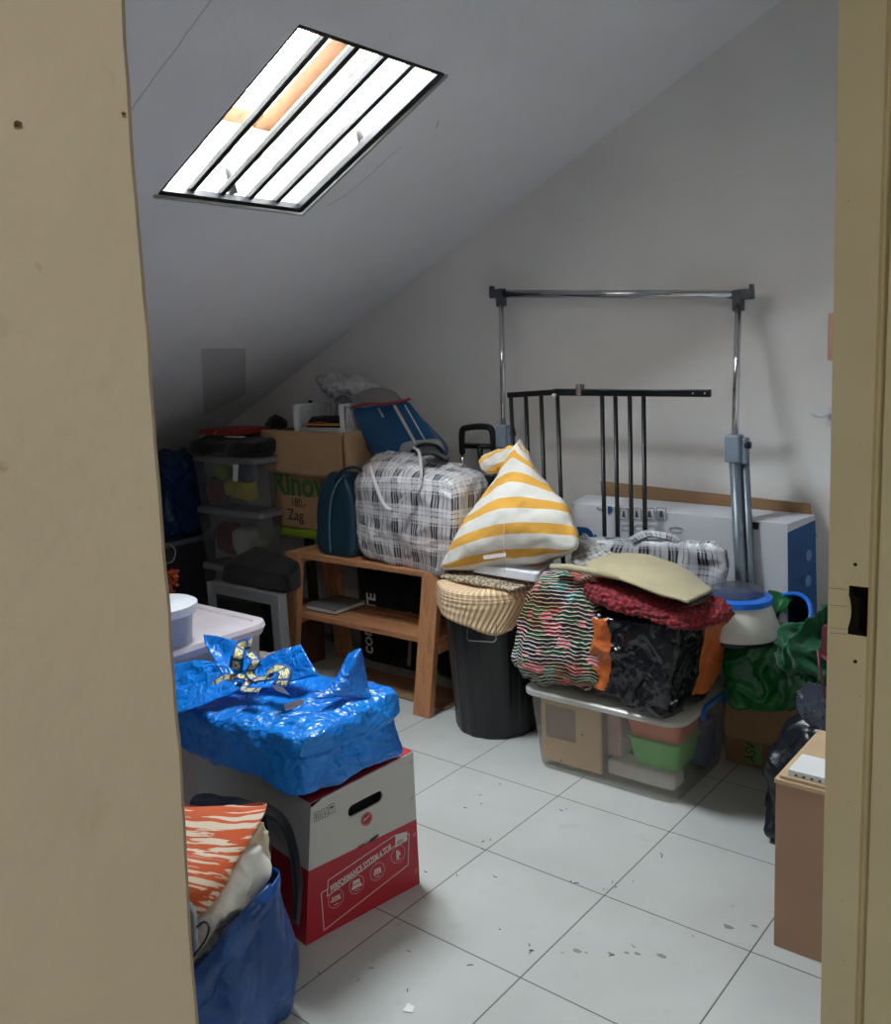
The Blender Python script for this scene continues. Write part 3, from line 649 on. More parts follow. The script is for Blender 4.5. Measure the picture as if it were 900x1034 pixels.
# ------------------------------------------------------------------ blue cooler bag leaning
mCool = fabric('blue_nylon', (26, 70, 110), bst=.2)
cl = thing('cooler_bag', 'blue padded bag with red piping leaning on the cardboard box', 'bag', (-2.7, 2.9, 1.0))
c0 = [W(386, 478, y=2.93), W(452, 464, y=2.93), W(456, 452, y=3.05), W(390, 470, y=3.05), W(355, 413, y=2.87), W(413, 405, y=2.90), W(404, 402, y=3.02), W(361, 407, y=2.99)]
soft('padded_body', c0, mCool, cl, n=24, k=9, puff=(.0, .15, .0), noise_=[('f', .006, 8)])
top_ = [W(354, 414, y=2.872), W(406, 407, y=2.90), W(404, 404, y=3.02), W(360, 406, y=2.99), W(361, 398, y=2.89), W(396, 394, y=2.92), W(396, 393, y=3.01), W(364, 395, y=2.99)]
soft('grey_lid', top_, fabric('grey_nylon', (120, 116, 114)), cl, n=16, k=4, puff=(0, 0, .3))
mRedPipe = fabric('red_piping', (132, 34, 44))
tube('piping', [W(354, 412, y=2.862), W(368, 408, y=2.858), W(385, 408, y=2.862), W(400, 406, y=2.872), W(414, 403, y=2.89)], .006, mRedPipe, cl, 8, smooth=24)
for a, b_, w_, mm_ in (((398, 409), (420, 448), .012, fabric('pale_webbing', (178, 172, 168))), ((409, 409), (429, 444), .006, fabric('grey_webbing', (170, 172, 178)))):
    tube('strap', [W(a[0], a[1], y=2.868), W((a[0]+b_[0])/2, (a[1]+b_[1])/2, y=2.874), W(b_[0], b_[1], y=2.885)], w_, mm_, cl, 8, smooth=16, flat=.25)
tube('pull_tab', [W(382, 412, y=2.86), W(387, 421, y=2.86)], .006, mStrapW, cl, 6, flat=.3)
soft('end_panel', [W(402, 462, y=2.885), W(448, 460, y=2.89), W(450, 458, y=2.96), W(408, 460, y=2.96), W(406, 447, y=2.88), W(442, 443, y=2.885), W(444, 444, y=2.96), W(410, 446, y=2.96)], fabric('grey_panel', (128, 128, 132)), cl, n=14, k=5)
tube('end_handle', [W(416, 456, y=2.875), W(426, 449, y=2.868), W(440, 450, y=2.868), W(448, 457, y=2.875)], .012, mBlackCl, cl, 8, smooth=18, flat=.6)

# ------------------------------------------------------------------ storage boxes in the dark corner
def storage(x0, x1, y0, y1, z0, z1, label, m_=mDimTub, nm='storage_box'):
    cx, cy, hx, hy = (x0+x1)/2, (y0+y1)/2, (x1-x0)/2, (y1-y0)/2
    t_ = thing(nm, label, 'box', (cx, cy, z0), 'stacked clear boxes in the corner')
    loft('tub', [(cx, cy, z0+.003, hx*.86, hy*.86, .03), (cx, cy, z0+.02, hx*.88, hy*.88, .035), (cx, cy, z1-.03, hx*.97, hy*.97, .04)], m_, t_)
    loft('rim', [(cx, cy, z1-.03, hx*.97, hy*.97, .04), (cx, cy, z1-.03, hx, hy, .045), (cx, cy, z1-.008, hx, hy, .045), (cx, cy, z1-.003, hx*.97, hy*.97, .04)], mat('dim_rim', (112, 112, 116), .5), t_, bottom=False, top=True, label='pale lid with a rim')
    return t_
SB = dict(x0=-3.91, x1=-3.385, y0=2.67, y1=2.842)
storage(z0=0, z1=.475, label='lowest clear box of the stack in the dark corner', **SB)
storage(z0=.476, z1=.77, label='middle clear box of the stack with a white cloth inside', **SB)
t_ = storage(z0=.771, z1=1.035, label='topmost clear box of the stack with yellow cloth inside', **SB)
poly('white_handle', [W(x, y, y=2.668) for x, y in ((236, 469), (241, 469), (240, 486), (236, 486))], mWhitePl, t_, (0, -1, 0), .003)
blobs = [((-3.63, 2.80, .84), .05, (170, 160, 40), 'yellow cloth pressed against the front of the topmost clear box'),
         ((-3.72, 2.80, .84), .04, (150, 140, 60), 'dull yellow cloth left of the brighter one in the topmost box'),
         ((-3.80, 2.80, .92), .035, (120, 150, 30), 'small yellow green ball in the topmost clear box'),
         ((-3.86, 2.82, .82), .06, (96, 30, 40), 'dark red cloth at the left inside the topmost clear box'),
         ((-3.66, 2.81, .56), .07, (170, 168, 164), 'crumpled white cloth inside the middle clear box'),
         ((-3.56, 2.80, .54), .05, (160, 156, 150), 'smaller white cloth at the right inside the middle clear box'),
         ((-3.82, 2.82, .58), .07, (110, 36, 40), 'dark red cloth at the left inside the middle clear box'),
         ((-3.68, 2.80, .49), .03, (160, 140, 60), 'yellow strip under the white cloth in the middle clear box'),
         ((-3.76, 2.84, .2), .1, (90, 88, 90), 'grey bundle inside the lowest clear box'),
         ((-3.62, 2.88, .95), .06, (70, 80, 96), 'grey blue cloth at the top of the topmost clear box')]
for i, (c, r, col, lb) in enumerate(blobs):
    x, y, z = c; x = max(-3.80, min(-3.48, x+.07)); y = 2.745; r2 = min(r, .04); z += .025
    o = soft('ball' if 'ball' in lb else 'cloth', [V(x-r, y-r2, z-r), V(x+r, y-r2, z-r), V(x+r, y+r2, z-r), V(x-r, y+r2, z-r), V(x-r, y-r2, z+r), V(x+r, y-r2, z+r), V(x+r, y+r2, z+r), V(x-r, y+r2, z+r)], fabric('stored_%d' % i, col), n=12, k=2 if 'ball' in lb else 3.5, noise_=None if 'ball' in lb else [('f', r*.35, 10)], seed=i)
    tag(o, lb, 'ball' if 'ball' in lb else 'cloth')
o = soft('garment_bag', [V(-3.96, 2.66, 1.037), V(-3.38, 2.66, 1.037), V(-3.52, 3.1, 1.037), V(-3.96, 3.1, 1.037), V(-3.92, 2.68, 1.12), V(-3.37, 2.68, 1.12), V(-3.52, 3.1, 1.12), V(-3.92, 3.1, 1.12)], mBlackCl, n=24, k=5, noise_=[('f', .02, 7)]); tag(o, 'black soft bag lying on top of the stacked clear boxes', 'bag')
rb = thing('flat_box', 'flat red box lying on the black bag under the sloped ceiling', 'box', (-3.75, 2.85, 1.14))
box('lid', (-3.84, 2.70, 1.136), (-3.56, 2.92, 1.165), mat('red_card', (132, 26, 24), .5), rb, .003)
poly('gold_line', [(-3.72, 2.70, 1.139), (-3.715, 2.70, 1.139), (-3.695, 2.70, 1.162), (-3.70, 2.70, 1.162)], mYellow, rb, (0, -1, 0), .0006)
o = box('notebook', (-3.60, 2.67, 1.131), (-3.47, 2.70, 1.1355), mWhite); tag(o, 'white notebook edge lying under the flat red box', 'notebook')
# left of the stack
o = soft('plastic_sack', [V(-4.35, 2.42, .60), V(-3.98, 2.42, .60), V(-3.98, 2.85, .60), V(-4.35, 2.85, .60), V(-4.33, 2.45, 1.03), V(-4.0, 2.45, 1.02), V(-4.0, 2.85, 1.03), V(-4.33, 2.85, 1.02)], crinkle('dark_blue_film', (12, 44, 84), .3, 14, .5), n=28, k=5, noise_=[('f', .02, 6), ('c', .015, 9)], seed=5); tag(o, 'dark blue plastic sack in the corner left of the clear boxes', 'bag')
gc = thing('lidded_crate', 'dark grey lidded crate on the floor under the dark blue sack', 'crate', (-4.17, 2.63, 0))
loft('crate_body', [(-4.17, 2.63, .003, .16, .19, .03), (-4.17, 2.63, .57, .19, .22, .03)], mat('dark_grey_plastic', (38, 42, 48), .5), gc)
loft('crate_lid', [(-4.17, 2.63, .57, .2, .23, .03), (-4.17, 2.63, .596, .2, .23, .03)], mat('mid_grey_plastic', (92, 98, 106), .5), gc, top=True)

# ------------------------------------------------------------------ CRT television with a black bag on top
mSilver = mat('silver_plastic', (140, 142, 146), .35, .25, bst=.04)
tv = thing('television', 'silver tube television on the floor in front of the clear boxes', 'television', (-3.24, 2.5, 0))
x0, x1, y0, y1 = -3.50, -2.985, 2.42, 2.47
boxes('front_bezel', [((x0, y0, .0), (x0+.05, y1, .475)), ((x1-.055, y0, .0), (x1, y1, .475)), ((x0+.05, y0, .425), (x1-.055, y1, .475)), ((x0+.05, y0, 0), (x1-.055, y1, .06))], mSilver, tv, .003)
boxes('back_shell', [[V(x0+.005, y1, .01), V(x1-.005, y1, .01), V(-3.23, 2.66, .06), V(-3.42, 2.66, .06), V(x0+.005, y1, .47), V(x1-.005, y1, .47), V(-3.23, 2.66, .40), V(-3.42, 2.66, .40)]], mSilver, tv, .012)
soft('screen', [V(x0+.05, y0+.012, .06), V(x1-.055, y0+.012, .06), V(x1-.055, y0+.04, .06), V(x0+.05, y0+.04, .06), V(x0+.05, y0+.012, .425), V(x1-.055, y0+.012, .425), V(x1-.055, y0+.04, .425), V(x0+.05, y0+.04, .425)], mat('dark_screen', (14, 15, 17), .18, bst=0), tv, n=12, k=20, puff=(0, .2, 0))
o = soft('soft_case', [V(-3.44, 2.45, .478), V(-2.96, 2.45, .478), V(-2.99, 2.56, .478), V(-3.46, 2.66, .478), V(-3.42, 2.47, .56), V(-2.95, 2.44, .56), V(-2.98, 2.56, .60), V(-3.40, 2.66, .62)], fabric('matte_black_case', (13, 13, 15), bst=.1), n=24, k=8, noise_=[('f', .005, 6)]); tag(o, 'flat matte black case lying on the silver television', 'case')

# ------------------------------------------------------------------ flowers, large milky tub, small tub
fl = thing('dried_flowers', 'dried orange flowers and looped wire in a dark vase at the left', 'flowers', (-3.42, 2.12, 0))
loft('vase', [(-3.42, 2.12, 0, .05, .05, .05), (-3.42, 2.12, .15, .07, .07, .07), (-3.42, 2.12, .34, .035, .035, .035), (-3.42, 2.12, .40, .045, .045, .045)], mat('dark_vase', (30, 28, 30), .4), fl)
mOr = mat('dried_orange', (168, 66, 24), .8)
random.seed(9)
vs, fs = [], []
for i in range(46):
    c = W(172+random.uniform(-9, 9), 588+random.uniform(-13, 16), y=2.12+random.uniform(-.05, .05)); r = .008+random.random()*.006
    n0 = len(vs)
    for d in ((1, 0, 0), (-1, 0, 0), (0, 1, 0), (0, -1, 0), (0, 0, 1), (0, 0, -1)): vs.append(c+V(*d)*r)
    for q in ((0, 2, 4), (2, 1, 4), (1, 3, 4), (3, 0, 4), (2, 0, 5), (1, 2, 5), (3, 1, 5), (0, 3, 5)): fs.append(tuple(n0+j for j in q))
mesh('petals', vs, fs, mOr, fl)['kind'] = 'stuff'
mWire = mat('pale_wire', (178, 174, 168), .4, .6, bst=0)
tube('wire_loop', [W(160, 552, y=2.12), W(170, 549, y=2.12), W(177, 556, y=2.12), W(174, 567, y=2.12), W(163, 570, y=2.12), W(166, 578, y=2.12), W(172, 588, y=2.12), V(-3.42, 2.12, .42)], .003, mWire, fl, 6, smooth=50)
st = thing('storage_tub', 'large milky white tub with a flat lid behind the blue bag', 'tub', (-2.75, 1.62, 0))
mMilk = clearp('white_milky', (214, 206, 208), .18, .35)
loft('tub_body', [(-2.74, 1.62, .002, .33, .2, .05), (-2.74, 1.62, .56, .365, .245, .06)], mMilk, st)
loft('tub_lid', [(-2.74, 1.62, .56, .375, .255, .07), (-2.74, 1.62, .585, .385, .265, .075), (-2.74, 1.62, .600, .38, .26, .07), (-2.74, 1.62, .600, .35, .23, .05), (-2.74, 1.62, .594, .345, .225, .05)], mat('pale_lid', (208, 198, 202), .4, bst=.03), st, top=True, label='pale pinkish white lid')
bu = thing('food_tub', 'small round white tub with a lid on the large milky tub', 'tub', (-2.50, 1.50, .6))
loft('tub_body', [(-2.47, 1.52, .601, .095, .095, .095), (-2.47, 1.52, .70, .105, .105, .105)], clearp('white_tub', (216, 222, 232), .15), bu)
loft('tub_lid', [(-2.47, 1.52, .70, .118, .118, .118), (-2.47, 1.52, .705, .122, .122, .122), (-2.47, 1.52, .728, .122, .122, .122), (-2.47, 1.52, .734, .112, .112, .112)], mWhitePl, bu, top=True)
# cloth spilling beside the tub, seen between it and the television
o = soft('crumpled_cloth', [V(-2.62, 1.90, 0), V(-2.36, 1.90, 0), V(-2.36, 2.1, 0), V(-2.62, 2.1, 0), V(-2.6, 1.92, .42), V(-2.4, 1.92, .40), V(-2.4, 2.05, .4), V(-2.6, 2.05, .4)], fabric('patterned_grey', (150, 138, 136)), n=20, k=4, noise_=[('f', .03, 9)]); tag(o, 'greyish crumpled cloth stuffed behind the milky tub', 'cloth')

# ------------------------------------------------------------------ red and white appliance carton
A0, B0 = V(-1.622, 1.318, 0), V(-1.563, 1.692, 0)
fx = (B0-A0).normalized(); fn = V(fx.y, -fx.x, 0)      # along the front face, outward normal (towards +x)
if fn.x < 0: fn = -fn
HZ = .387
hb = thing('appliance_carton', 'grey and red appliance carton with a hand hole under the blue bag', 'carton', (-1.9, 1.5, 0))
mGreyCard = mat('pale_grey_print', (184, 184, 180), .5, bst=.02, var=.04)
m, nt, b = newmat('carton_print'); mCarton = m; co = coords(nt); s = nt.nodes.new('ShaderNodeSeparateXYZ'); L(nt, co, s.inputs[0])
f = ramp(nt, s.outputs[2], [(0, rgb((164, 24, 42))), (.190, rgb((184, 184, 180)))], 'CONSTANT'); L(nt, f, b.inputs['Base Color']); b.inputs['Roughness'].default_value = .45
bump(nt, b, noi(nt, co, 12), .08, .004)
dep = -fn*.60
flare = fn*.010
ob = [W(309, 955, z=0), W(424, 892, z=0)]; ot = [W(314, 812, x=-1.607), W(417, 755, x=-1.574)]; ot[1].z = HZ; n_ = (ob[1]-ob[0]).cross(ot[1]-ob[0]).normalized(); d_ = ot[0]-CAM; ot[0] = CAM+d_*((ob[0]-CAM).dot(n_)/d_.dot(n_)); fn = n_ if n_.x > 0 else -n_; fx = (ob[1]-ob[0]).normalized(); dep = V(-.6, .09, 0); ob += [ob[1]+dep, ob[0]+dep]; ot += [ot[1]+dep, ot[0]+dep]
ct = [ob[3], ob[0], ob[1], ob[2], ot[3], ot[0], ot[1], ot[2]]
# front face with an oblong hand hole: ring of quads from hole outline to face border
def facept(s_, z):   # s_ metres from A0, z height
    k_ = z/HZ; a = ob[0].lerp(ot[0], k_); c = ob[1].lerp(ot[1], k_); Lf = (c-a).length
    return a+(c-a)*((s_+.015)/.386)
def invf(px, py):     # sight line met with the front face, as (s, z)
    d = fw+rt*((px-450)/F_PX)-up*((py-517)/F_PX); nn = (ob[1]-ob[0]).cross(ot[0]-ob[0]).normalized()
    q = CAM+d*((ob[0]-CAM).dot(nn)/d.dot(nn)); k_ = q.z/HZ; a = ob[0].lerp(ot[0], k_); c = ob[1].lerp(ot[1], k_); return ((q-a).dot((c-a).normalized())/(c-a).length*.386-.015, q.z)
hc0, hc1 = invf(363, 817), invf(376, 802)
hs, hz_ = (invf(351, 820)[0]+invf(386, 797)[0])/2, (invf(351, 820)[1]+invf(386, 797)[1])/2
hw = abs(invf(386, 797)[0]-invf(351, 820)[0])/2; hh_ = .0165
out, inn = [], []
N = 48
for i in range(N):
    a = 2*math.pi*(i+.5)/N; c_, s_ = math.cos(a), math.sin(a)
    k_ = (abs(c_)**2.0+abs(s_)**2.0)**-.5
    xx = hs+(hw-hh_)*max(-1, min(1, c_*3))+hh_*c_; zz = hz_+hh_*s_
    inn.append((xx, zz))
    # matching border point of the rectangle
    tx = ((.371-hs) if c_ > 0 else (hs+.015))/max(1e-6, abs(c_)); tz = ((HZ-hz_) if s_ > 0 else hz_)/max(1e-6, abs(s_)); tt_ = min(tx, tz)
    out.append((hs+c_*tt_, hz_+s_*tt_))
vs = [facept(*p) for p in out]+[facept(*p) for p in inn]+[facept(*p)-fn*.006 for p in inn]; fs = []
for i in range(N):
    j = (i+1) % N; fs += [(i, j, N+j, N+i), (N+i, N+j, 2*N+j, 2*N+i)]
# corner fill triangles
cs = [(.371, HZ), (-.015, HZ), (-.015, 0), (.371, 0)]
for c in cs:
    best = sorted(range(N), key=lambda i: min((out[i][0]-c[0])**2+(out[i][1]-c[1])**2, 9)+min((out[(i+1) % N][0]-c[0])**2+(out[(i+1) % N][1]-c[1])**2, 9))[0]
    vs.append(facept(*c)); fs.append((best, len(vs)-1, (best+1) % N))
n0 = len(vs); vs += ct; fs += [tuple(n0+i for i in q) for q in ((0, 3, 2, 1), (4, 5, 6, 7), (0, 1, 5, 4), (2, 3, 7, 6), (3, 0, 4, 7))]
mesh('carton_body', vs, fs, mCarton, hb)
# inside darkness behind the hole comes from an added black sheet
mesh('hole_shade_sheet', [facept(a_, b_)-fn*.03 for a_, b_ in ((.03, .2), (.34, .2), (.34, .36), (.03, .36))], [(0, 1, 2, 3)], mDark, hb)
# lid panel, dark red and black
poly('top_print', [p+V(0, 0, .0005) for p in (ot[0]-fn*.004, ot[1]-fn*.004, ot[1]+dep*.9, ot[0]+dep*.9)], mRed, hb, (0, 0, 1), .001)
poly('top_print', [p+V(0, 0, .0015) for p in (ot[0]-fn*.02+fx*.05, ot[1]-fn*.02-fx*.1, ot[1]+dep*.8-fx*.1, ot[0]+dep*.8+fx*.05)], mat('black_lid_print', (32, 24, 28), .35, bst=0), hb, (0, 0, 1), .001)
def fp(px, py, o=.0): q = invf(px, py); return facept(*q)+fn*o
upf = fn.cross(fx); upf = upf if upf.z > 0 else -upf
def fline(a, b_, w=.0012): 
    a, b_ = fp(*a, .0006), fp(*b_, .0006); d = (b_-a).normalized().cross(fn)*w
    return poly('print_line', [a-d, b_-d, b_+d, a+d], mWhitePr, hb, fn, .0003)
mWhitePr = mat('dull_white_print', (205, 200, 196), .6, bst=0, var=.02)
for a, b_ in (((327, 939), (412, 873)), ((327, 939), (324, 899)), ((412, 873), (413, 841)), ((413, 841), (409, 843)), ((324, 899), (331, 895))): fline(a, b_)
fline((331, 886), (399, 842)); fline((331, 886), (330, 903)); fline((330, 903), (399, 853))
p = fp(334, 899, .0004); text('lettering', 'PERFORMANCE SYSTEM 4 TOP', p, fp(396, 856)-fp(334, 899), upf, .025, mWhitePr, hb, sx=.605, off=.0005, label='white capital lettering')
wlb = poly('white_label', [fp(*q, .0004) for q in ((399, 842), (411, 839), (411, 848), (399, 855))][::1], mWhitePr, hb, fn, .0004)
text('lettering', 'ECO', fp(401, 852, .0012), fx, upf, .014, mInk, wlb, sx=.7)
for (cx_, cy_), ic in (((339, 903+3), '-50%'), ((360, 892), 'a'), ((381, 879), 'b'), ((402, 862), 'c')):
    q = invf(cx_, cy_); c = facept(*q); pts1 = circ(c, fx, upf, .0245, 36); pts2 = circ(c, fx, upf, .0235, 36)
    vs = [p+fn*.0008 for p in pts1+pts2]; mesh('print_ring', vs, [(i, (i+1) % 36, 36+(i+1) % 36, 36+i) for i in range(36)], mWhitePr, hb)
    if ic == '-50%': text('lettering', ic, c-fx*.019-upf*.005, fx, upf, .019, mWhitePr, hb, sx=.9, off=.0005)
    elif ic == 'a':
        for k_, (wt, wb, z_) in enumerate(((.010, .013, .004), (.014, .018, -.009))):
            poly('icon', [c-fx*wb+upf*z_, c+fx*wb+upf*z_, c+fx*wt+upf*(z_+.010), c-fx*wt+upf*(z_+.010)], mWhitePr, hb, fn, .0005)
    elif ic == 'b':
        for k_ in (-1, 0, 1):
            poly('icon', [c+fx*(k_*.010-.003)+upf*-.008, c+fx*(k_*.010+.003)+upf*-.008, c+fx*(k_*.007+.0035)+upf*.009, c+fx*(k_*.007-.0025)+upf*.009], mWhitePr, hb, fn, .0005)
    else:
        poly('icon', [c-fx*.006-upf*.012, c+fx*.001-upf*.012, c+fx*.001+upf*.013, c-fx*.006+upf*.013], mWhitePr, hb, fn, .0005)
        poly('icon', [c+fx*.002-upf*.006, c+fx*.009-upf*.004, c+fx*.006+upf*.006, c+fx*.002+upf*.006], mWhitePr, hb, fn, .0005)
    for dz in (-.016,): poly('icon', [c-fx*.008+upf*dz, c+fx*.008+upf*dz, c+fx*.008+upf*(dz+.0018), c-fx*.008+upf*(dz+.0018)], mWhitePr, hb, fn, .0003)
# round emblem
c = fp(370, 824); mesh('emblem_ring', [p+fn*.0008 for p in circ(c, fx, upf, .0185, 36)+circ(c, fx, upf, .0160, 36)], [(i, (i+1) % 36, 36+(i+1) % 36, 36+i) for i in range(36)], mRed, hb)
emb = poly('emblem_disc', circ(c, fx, upf, .0148, 30), mRed, hb, fn, .0004)
text('emblem_lettering', 'Hoover', c-fx*.0125-upf*.003+fn*.001, fx+upf*.35, upf, .0105, mWhitePr, emb, sx=.72, shear=.4)
text('lettering', 'HOME  CARE', fp(361, 854, .0002), fx, upf, .010, mInk, hb, sx=.8)
poly('print_block', [fp(*q) for q in ((374, 845), (382, 840), (382, 843), (374, 849))], mat('dark_green_print', (34, 52, 42), .6, bst=0), hb, fn, .0004)
# shipping symbols
for k_, (px, py) in enumerate(((319, 817), (327, 814), (334, 810))):
    c = fp(px, py); w_, h_ = .009, .0115
    for a, b_ in (((-1, -1), (1, -1)), ((1, -1), (1, 1)), ((1, 1), (-1, 1)), ((-1, 1), (-1, -1))):
        p0, p1 = c+fx*a[0]*w_+upf*a[1]*h_, c+fx*b_[0]*w_+upf*b_[1]*h_; d = (p1-p0).normalized().cross(fn)*.0005
        poly('symbol', [p0-d, p1-d, p1+d, p0+d], mInk, hb, fn, .0003)
    if k_ < 2:
        for dx in ((-.003, .003) if k_ == 0 else (0,)): poly('symbol', [c+fx*(dx-.001)-upf*.007, c+fx*(dx+.001)-upf*.007, c+fx*(dx+.001)+upf*.007, c+fx*(dx-.001)+upf*.007], mInk, hb, fn, .0003)
    else: poly('symbol', [c-fx*.006+upf*.001, c+fx*.006+upf*.001, c+fx*.003+upf*.006, c-fx*.003+upf*.006], mInk, hb, fn, .0003); poly('symbol', [c-fx*.0006-upf*.007, c+fx*.0006-upf*.007, c+fx*.0006, c-fx*.0006], mInk, hb, fn, .0003)
for px, py in ((414, 770), (415, 807), (418, 843), (420, 880)):
    for dx in (0, .006):
        c = fp(px-1, py)+fx*dx; poly('fold_tick', [c-upf*.006, c-upf*.006+fx*.001, c+upf*.006+fx*.004, c+upf*.006+fx*.003], mWhitePr if py > 830 else mGreyPl, hb, fn, .0003)

# ------------------------------------------------------------------ big blue bag on the carton
bb = thing('shopping_bag', 'bright blue crinkled tarpaulin bag tied shut, on the appliance carton', 'bag', (-1.95, 1.48, .40))
def bbw(u, v, w):
    t = (w+1)/2; f_ = 1+.07*np.clip((t-.55)/.12, 0, 1)*(1-.3*np.clip(t-.8, 0, .3)/.2); return u*f_, v*f_, w
soft('bag_body', [W(172, 752, x=-2.22), W(302, 810, z=.41), V(-1.555, 1.66, .402), V(-2.26, 1.72, .402),
     W(172, 706, x=-2.22), W(300, 742, y=1.31), W(393, 693, y=1.66), W(250, 664, y=1.70)], mBlueBag, bb, n=76, k=12, puff=(.02, .02, .10), warp=bbw,
     noise_=[('f', .014, 5), ('c', .008, 7), ('v', .005, 22), ('v', .003, 44)], seed=12)
def W2(px, py, y): return W(px, py, y=y)
kn = W2(262, 683, 1.47)
nz = [('f', .008, 9), ('v', .004, 26)]
patch('gathered_film', [[W2(352, 660, 1.60), W2(364, 655, 1.60), W2(367, 664, 1.61)], [W2(338, 688, 1.52), W2(355, 676, 1.55), W2(370, 684, 1.60)], [W2(318, 708, 1.45), W2(345, 704, 1.50), W2(374, 706, 1.58)]], mBlueBag, bb, 26, 26, .003, nz, 2)
patch('gathered_film', [[W2(206, 641, 1.52), W2(222, 643, 1.53), W2(246, 650, 1.54)], [W2(207, 650, 1.50), W2(228, 664, 1.50), W2(255, 672, 1.50)], [W2(218, 668, 1.47), W2(240, 680, 1.47), kn]], mBlueBag, bb, 24, 24, .003, nz, 3)
patch('gathered_film', [[W2(262, 668, 1.52), W2(285, 656, 1.56), W2(305, 652, 1.58)], [W2(260, 678, 1.50), W2(285, 672, 1.53), W2(310, 662, 1.56)], [kn, W2(290, 688, 1.50), W2(322, 682, 1.54)]], mBlueBag, bb, 24, 24, .003, nz, 4)
patch('gathered_film', [[W2(172, 672, 1.42), W2(205, 668, 1.44), W2(250, 678, 1.47)], [W2(172, 696, 1.36), W2(205, 688, 1.40), W2(255, 684, 1.46)], [W2(174, 722, 1.30), W2(200, 714, 1.33), W2(248, 694, 1.42)]], mBlueBag, bb, 30, 24, .003, nz, 5)
# printed straps knotted on top
m, nt, b = newmat('strap_print'); mStrap = m; s = nt.nodes.new('ShaderNodeSeparateXYZ'); L(nt, coords(nt, 'UV'), s.inputs[0])
fu = mth(nt, 'FRACT', mth(nt, 'MULTIPLY', s.outputs[0], 3.3)); inb = mth(nt, 'MULTIPLY', mth(nt, 'LESS_THAN', fu, .8), mth(nt, 'LESS_THAN', mth(nt, 'ABSOLUTE', mth(nt, 'SUBTRACT', s.outputs[1], .5)), .30))
cut = mth(nt, 'GREATER_THAN', noi(nt, coords(nt, 'UV'), 13, 1), .47)
L(nt, mixc(nt, mth(nt, 'MULTIPLY', inb, cut), rgb((14, 68, 138)), rgb((234, 222, 120))), b.inputs['Base Color']); b.inputs['Roughness'].default_value = .6
def ribbon(pts, w, yy, nm='printed_strap', m_=None):
    a = [W2(x, y, yy+dy) for x, y, dy in pts]; r1, r2 = [], []
    for i, p in enumerate(a):
        d = (a[min(i+1, len(a)-1)]-a[max(0, i-1)]).normalized(); side = d.cross((CAM-p).normalized()+V(0, 0, .8)).normalized()*w; r1.append(p+side); r2.append(p-side)
    return patch(nm, [r1, r2], m_ or mStrap, bb, 24, 5, .002)
ribbon([(238, 676, 0), (240, 664, .0), (244, 652, .03), (254, 649, .04)], .019, 1.45); ribbon([(252, 660, .02), (258, 668, 0), (252, 680, -.02), (262, 688, -.02)], .014, 1.45)
ribbon([(240, 686, .0), (228, 684, -.01), (214, 692, -.04)], .013, 1.44); ribbon([(268, 684, 0), (276, 676, .0), (287, 678, -.01), (284, 692, -.04)], .022, 1.45)
ribbon([(252, 688, -.02), (246, 696, -.05), (262, 697, -.05)], .012, 1.44); ribbon([(240, 682, -.01), (255, 686, -.01), (275, 684, -.01)], .010, 1.44)
poly('paper_tag', [W2(*q, 1.37) for q in ((287, 711), (306, 706), (308, 711), (289, 718))], mWhite, bb, (0, -.7, .7), .0015, label='small white paper tag')
poly('paper_tag', [W2(*q, 1.40) for q in ((274, 692), (286, 694), (293, 702), (280, 698))], mWhite, bb, (0, -.5, .8), .001, label='small white paper tag')

# ------------------------------------------------------------------ open blue bag at the lower left with bedding
ob_ = thing('open_bag', 'deep blue open tarpaulin bag full of bedding, on the floor at the lower left', 'bag', (-1.7, 1.0, 0))
rows = []
# walls of the bag: ring sections from floor to rim (taller at the back right)
prof_ = []
def rim(t): # t 0..1 around: returns base pt, rim pt
    k_ = [(-1.40, .62), (-1.425, .86), (-1.455, 1.10), (-1.58, 1.165), (-2.0, 1.17), (-2.10, .95), (-2.06, .64), (-1.72, .56), (-1.40, .62)]
    return k_
ring0 = crom([V(x, y, 0) for x, y in rim(0)], 70)
zr = crom([V(i, 0, z) for i, z in enumerate((.25, .262, .342, .335, .33, .3, .26, .25, .25))], 70)[:, 2]
ctr = np.array([-1.75, .88, 0]); vs = []; M_ = 18
for i in range(70):
    for j in range(M_):
        t_ = j/(M_-1); p = ring0[i].copy(); bulge = 1+.12*math.sin(min(1, t_*1.15)*3.1)*max(0, 1-t_*.3)
        q = ctr+(p-ctr)*bulge; q[2] = zr[i]*t_; vs.append(q)
fs = [(i*M_+j, (i+1)*M_+j, (i+1)*M_+j+1, i*M_+j+1) for i in range(69) for j in range(M_-1)]
n0 = len(vs); vs.append(ctr); fs += [(n0, (i+1)*M_, i*M_) for i in range(69)]
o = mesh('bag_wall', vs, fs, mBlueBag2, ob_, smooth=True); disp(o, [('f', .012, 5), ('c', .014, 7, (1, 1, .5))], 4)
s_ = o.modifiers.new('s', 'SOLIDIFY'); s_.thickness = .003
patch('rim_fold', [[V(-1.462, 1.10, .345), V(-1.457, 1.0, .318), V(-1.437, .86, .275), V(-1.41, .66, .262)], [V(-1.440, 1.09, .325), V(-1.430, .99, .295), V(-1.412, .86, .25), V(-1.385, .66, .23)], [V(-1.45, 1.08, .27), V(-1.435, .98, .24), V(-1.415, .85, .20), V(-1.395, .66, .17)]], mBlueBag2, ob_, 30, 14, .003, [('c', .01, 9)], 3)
mWhiteCl = fabric('white_bedding', (240, 240, 236)); mCreamCl = fabric('cream_bedding', (228, 220, 200))
def W3(px, py, y): return W(px, py, y=y)
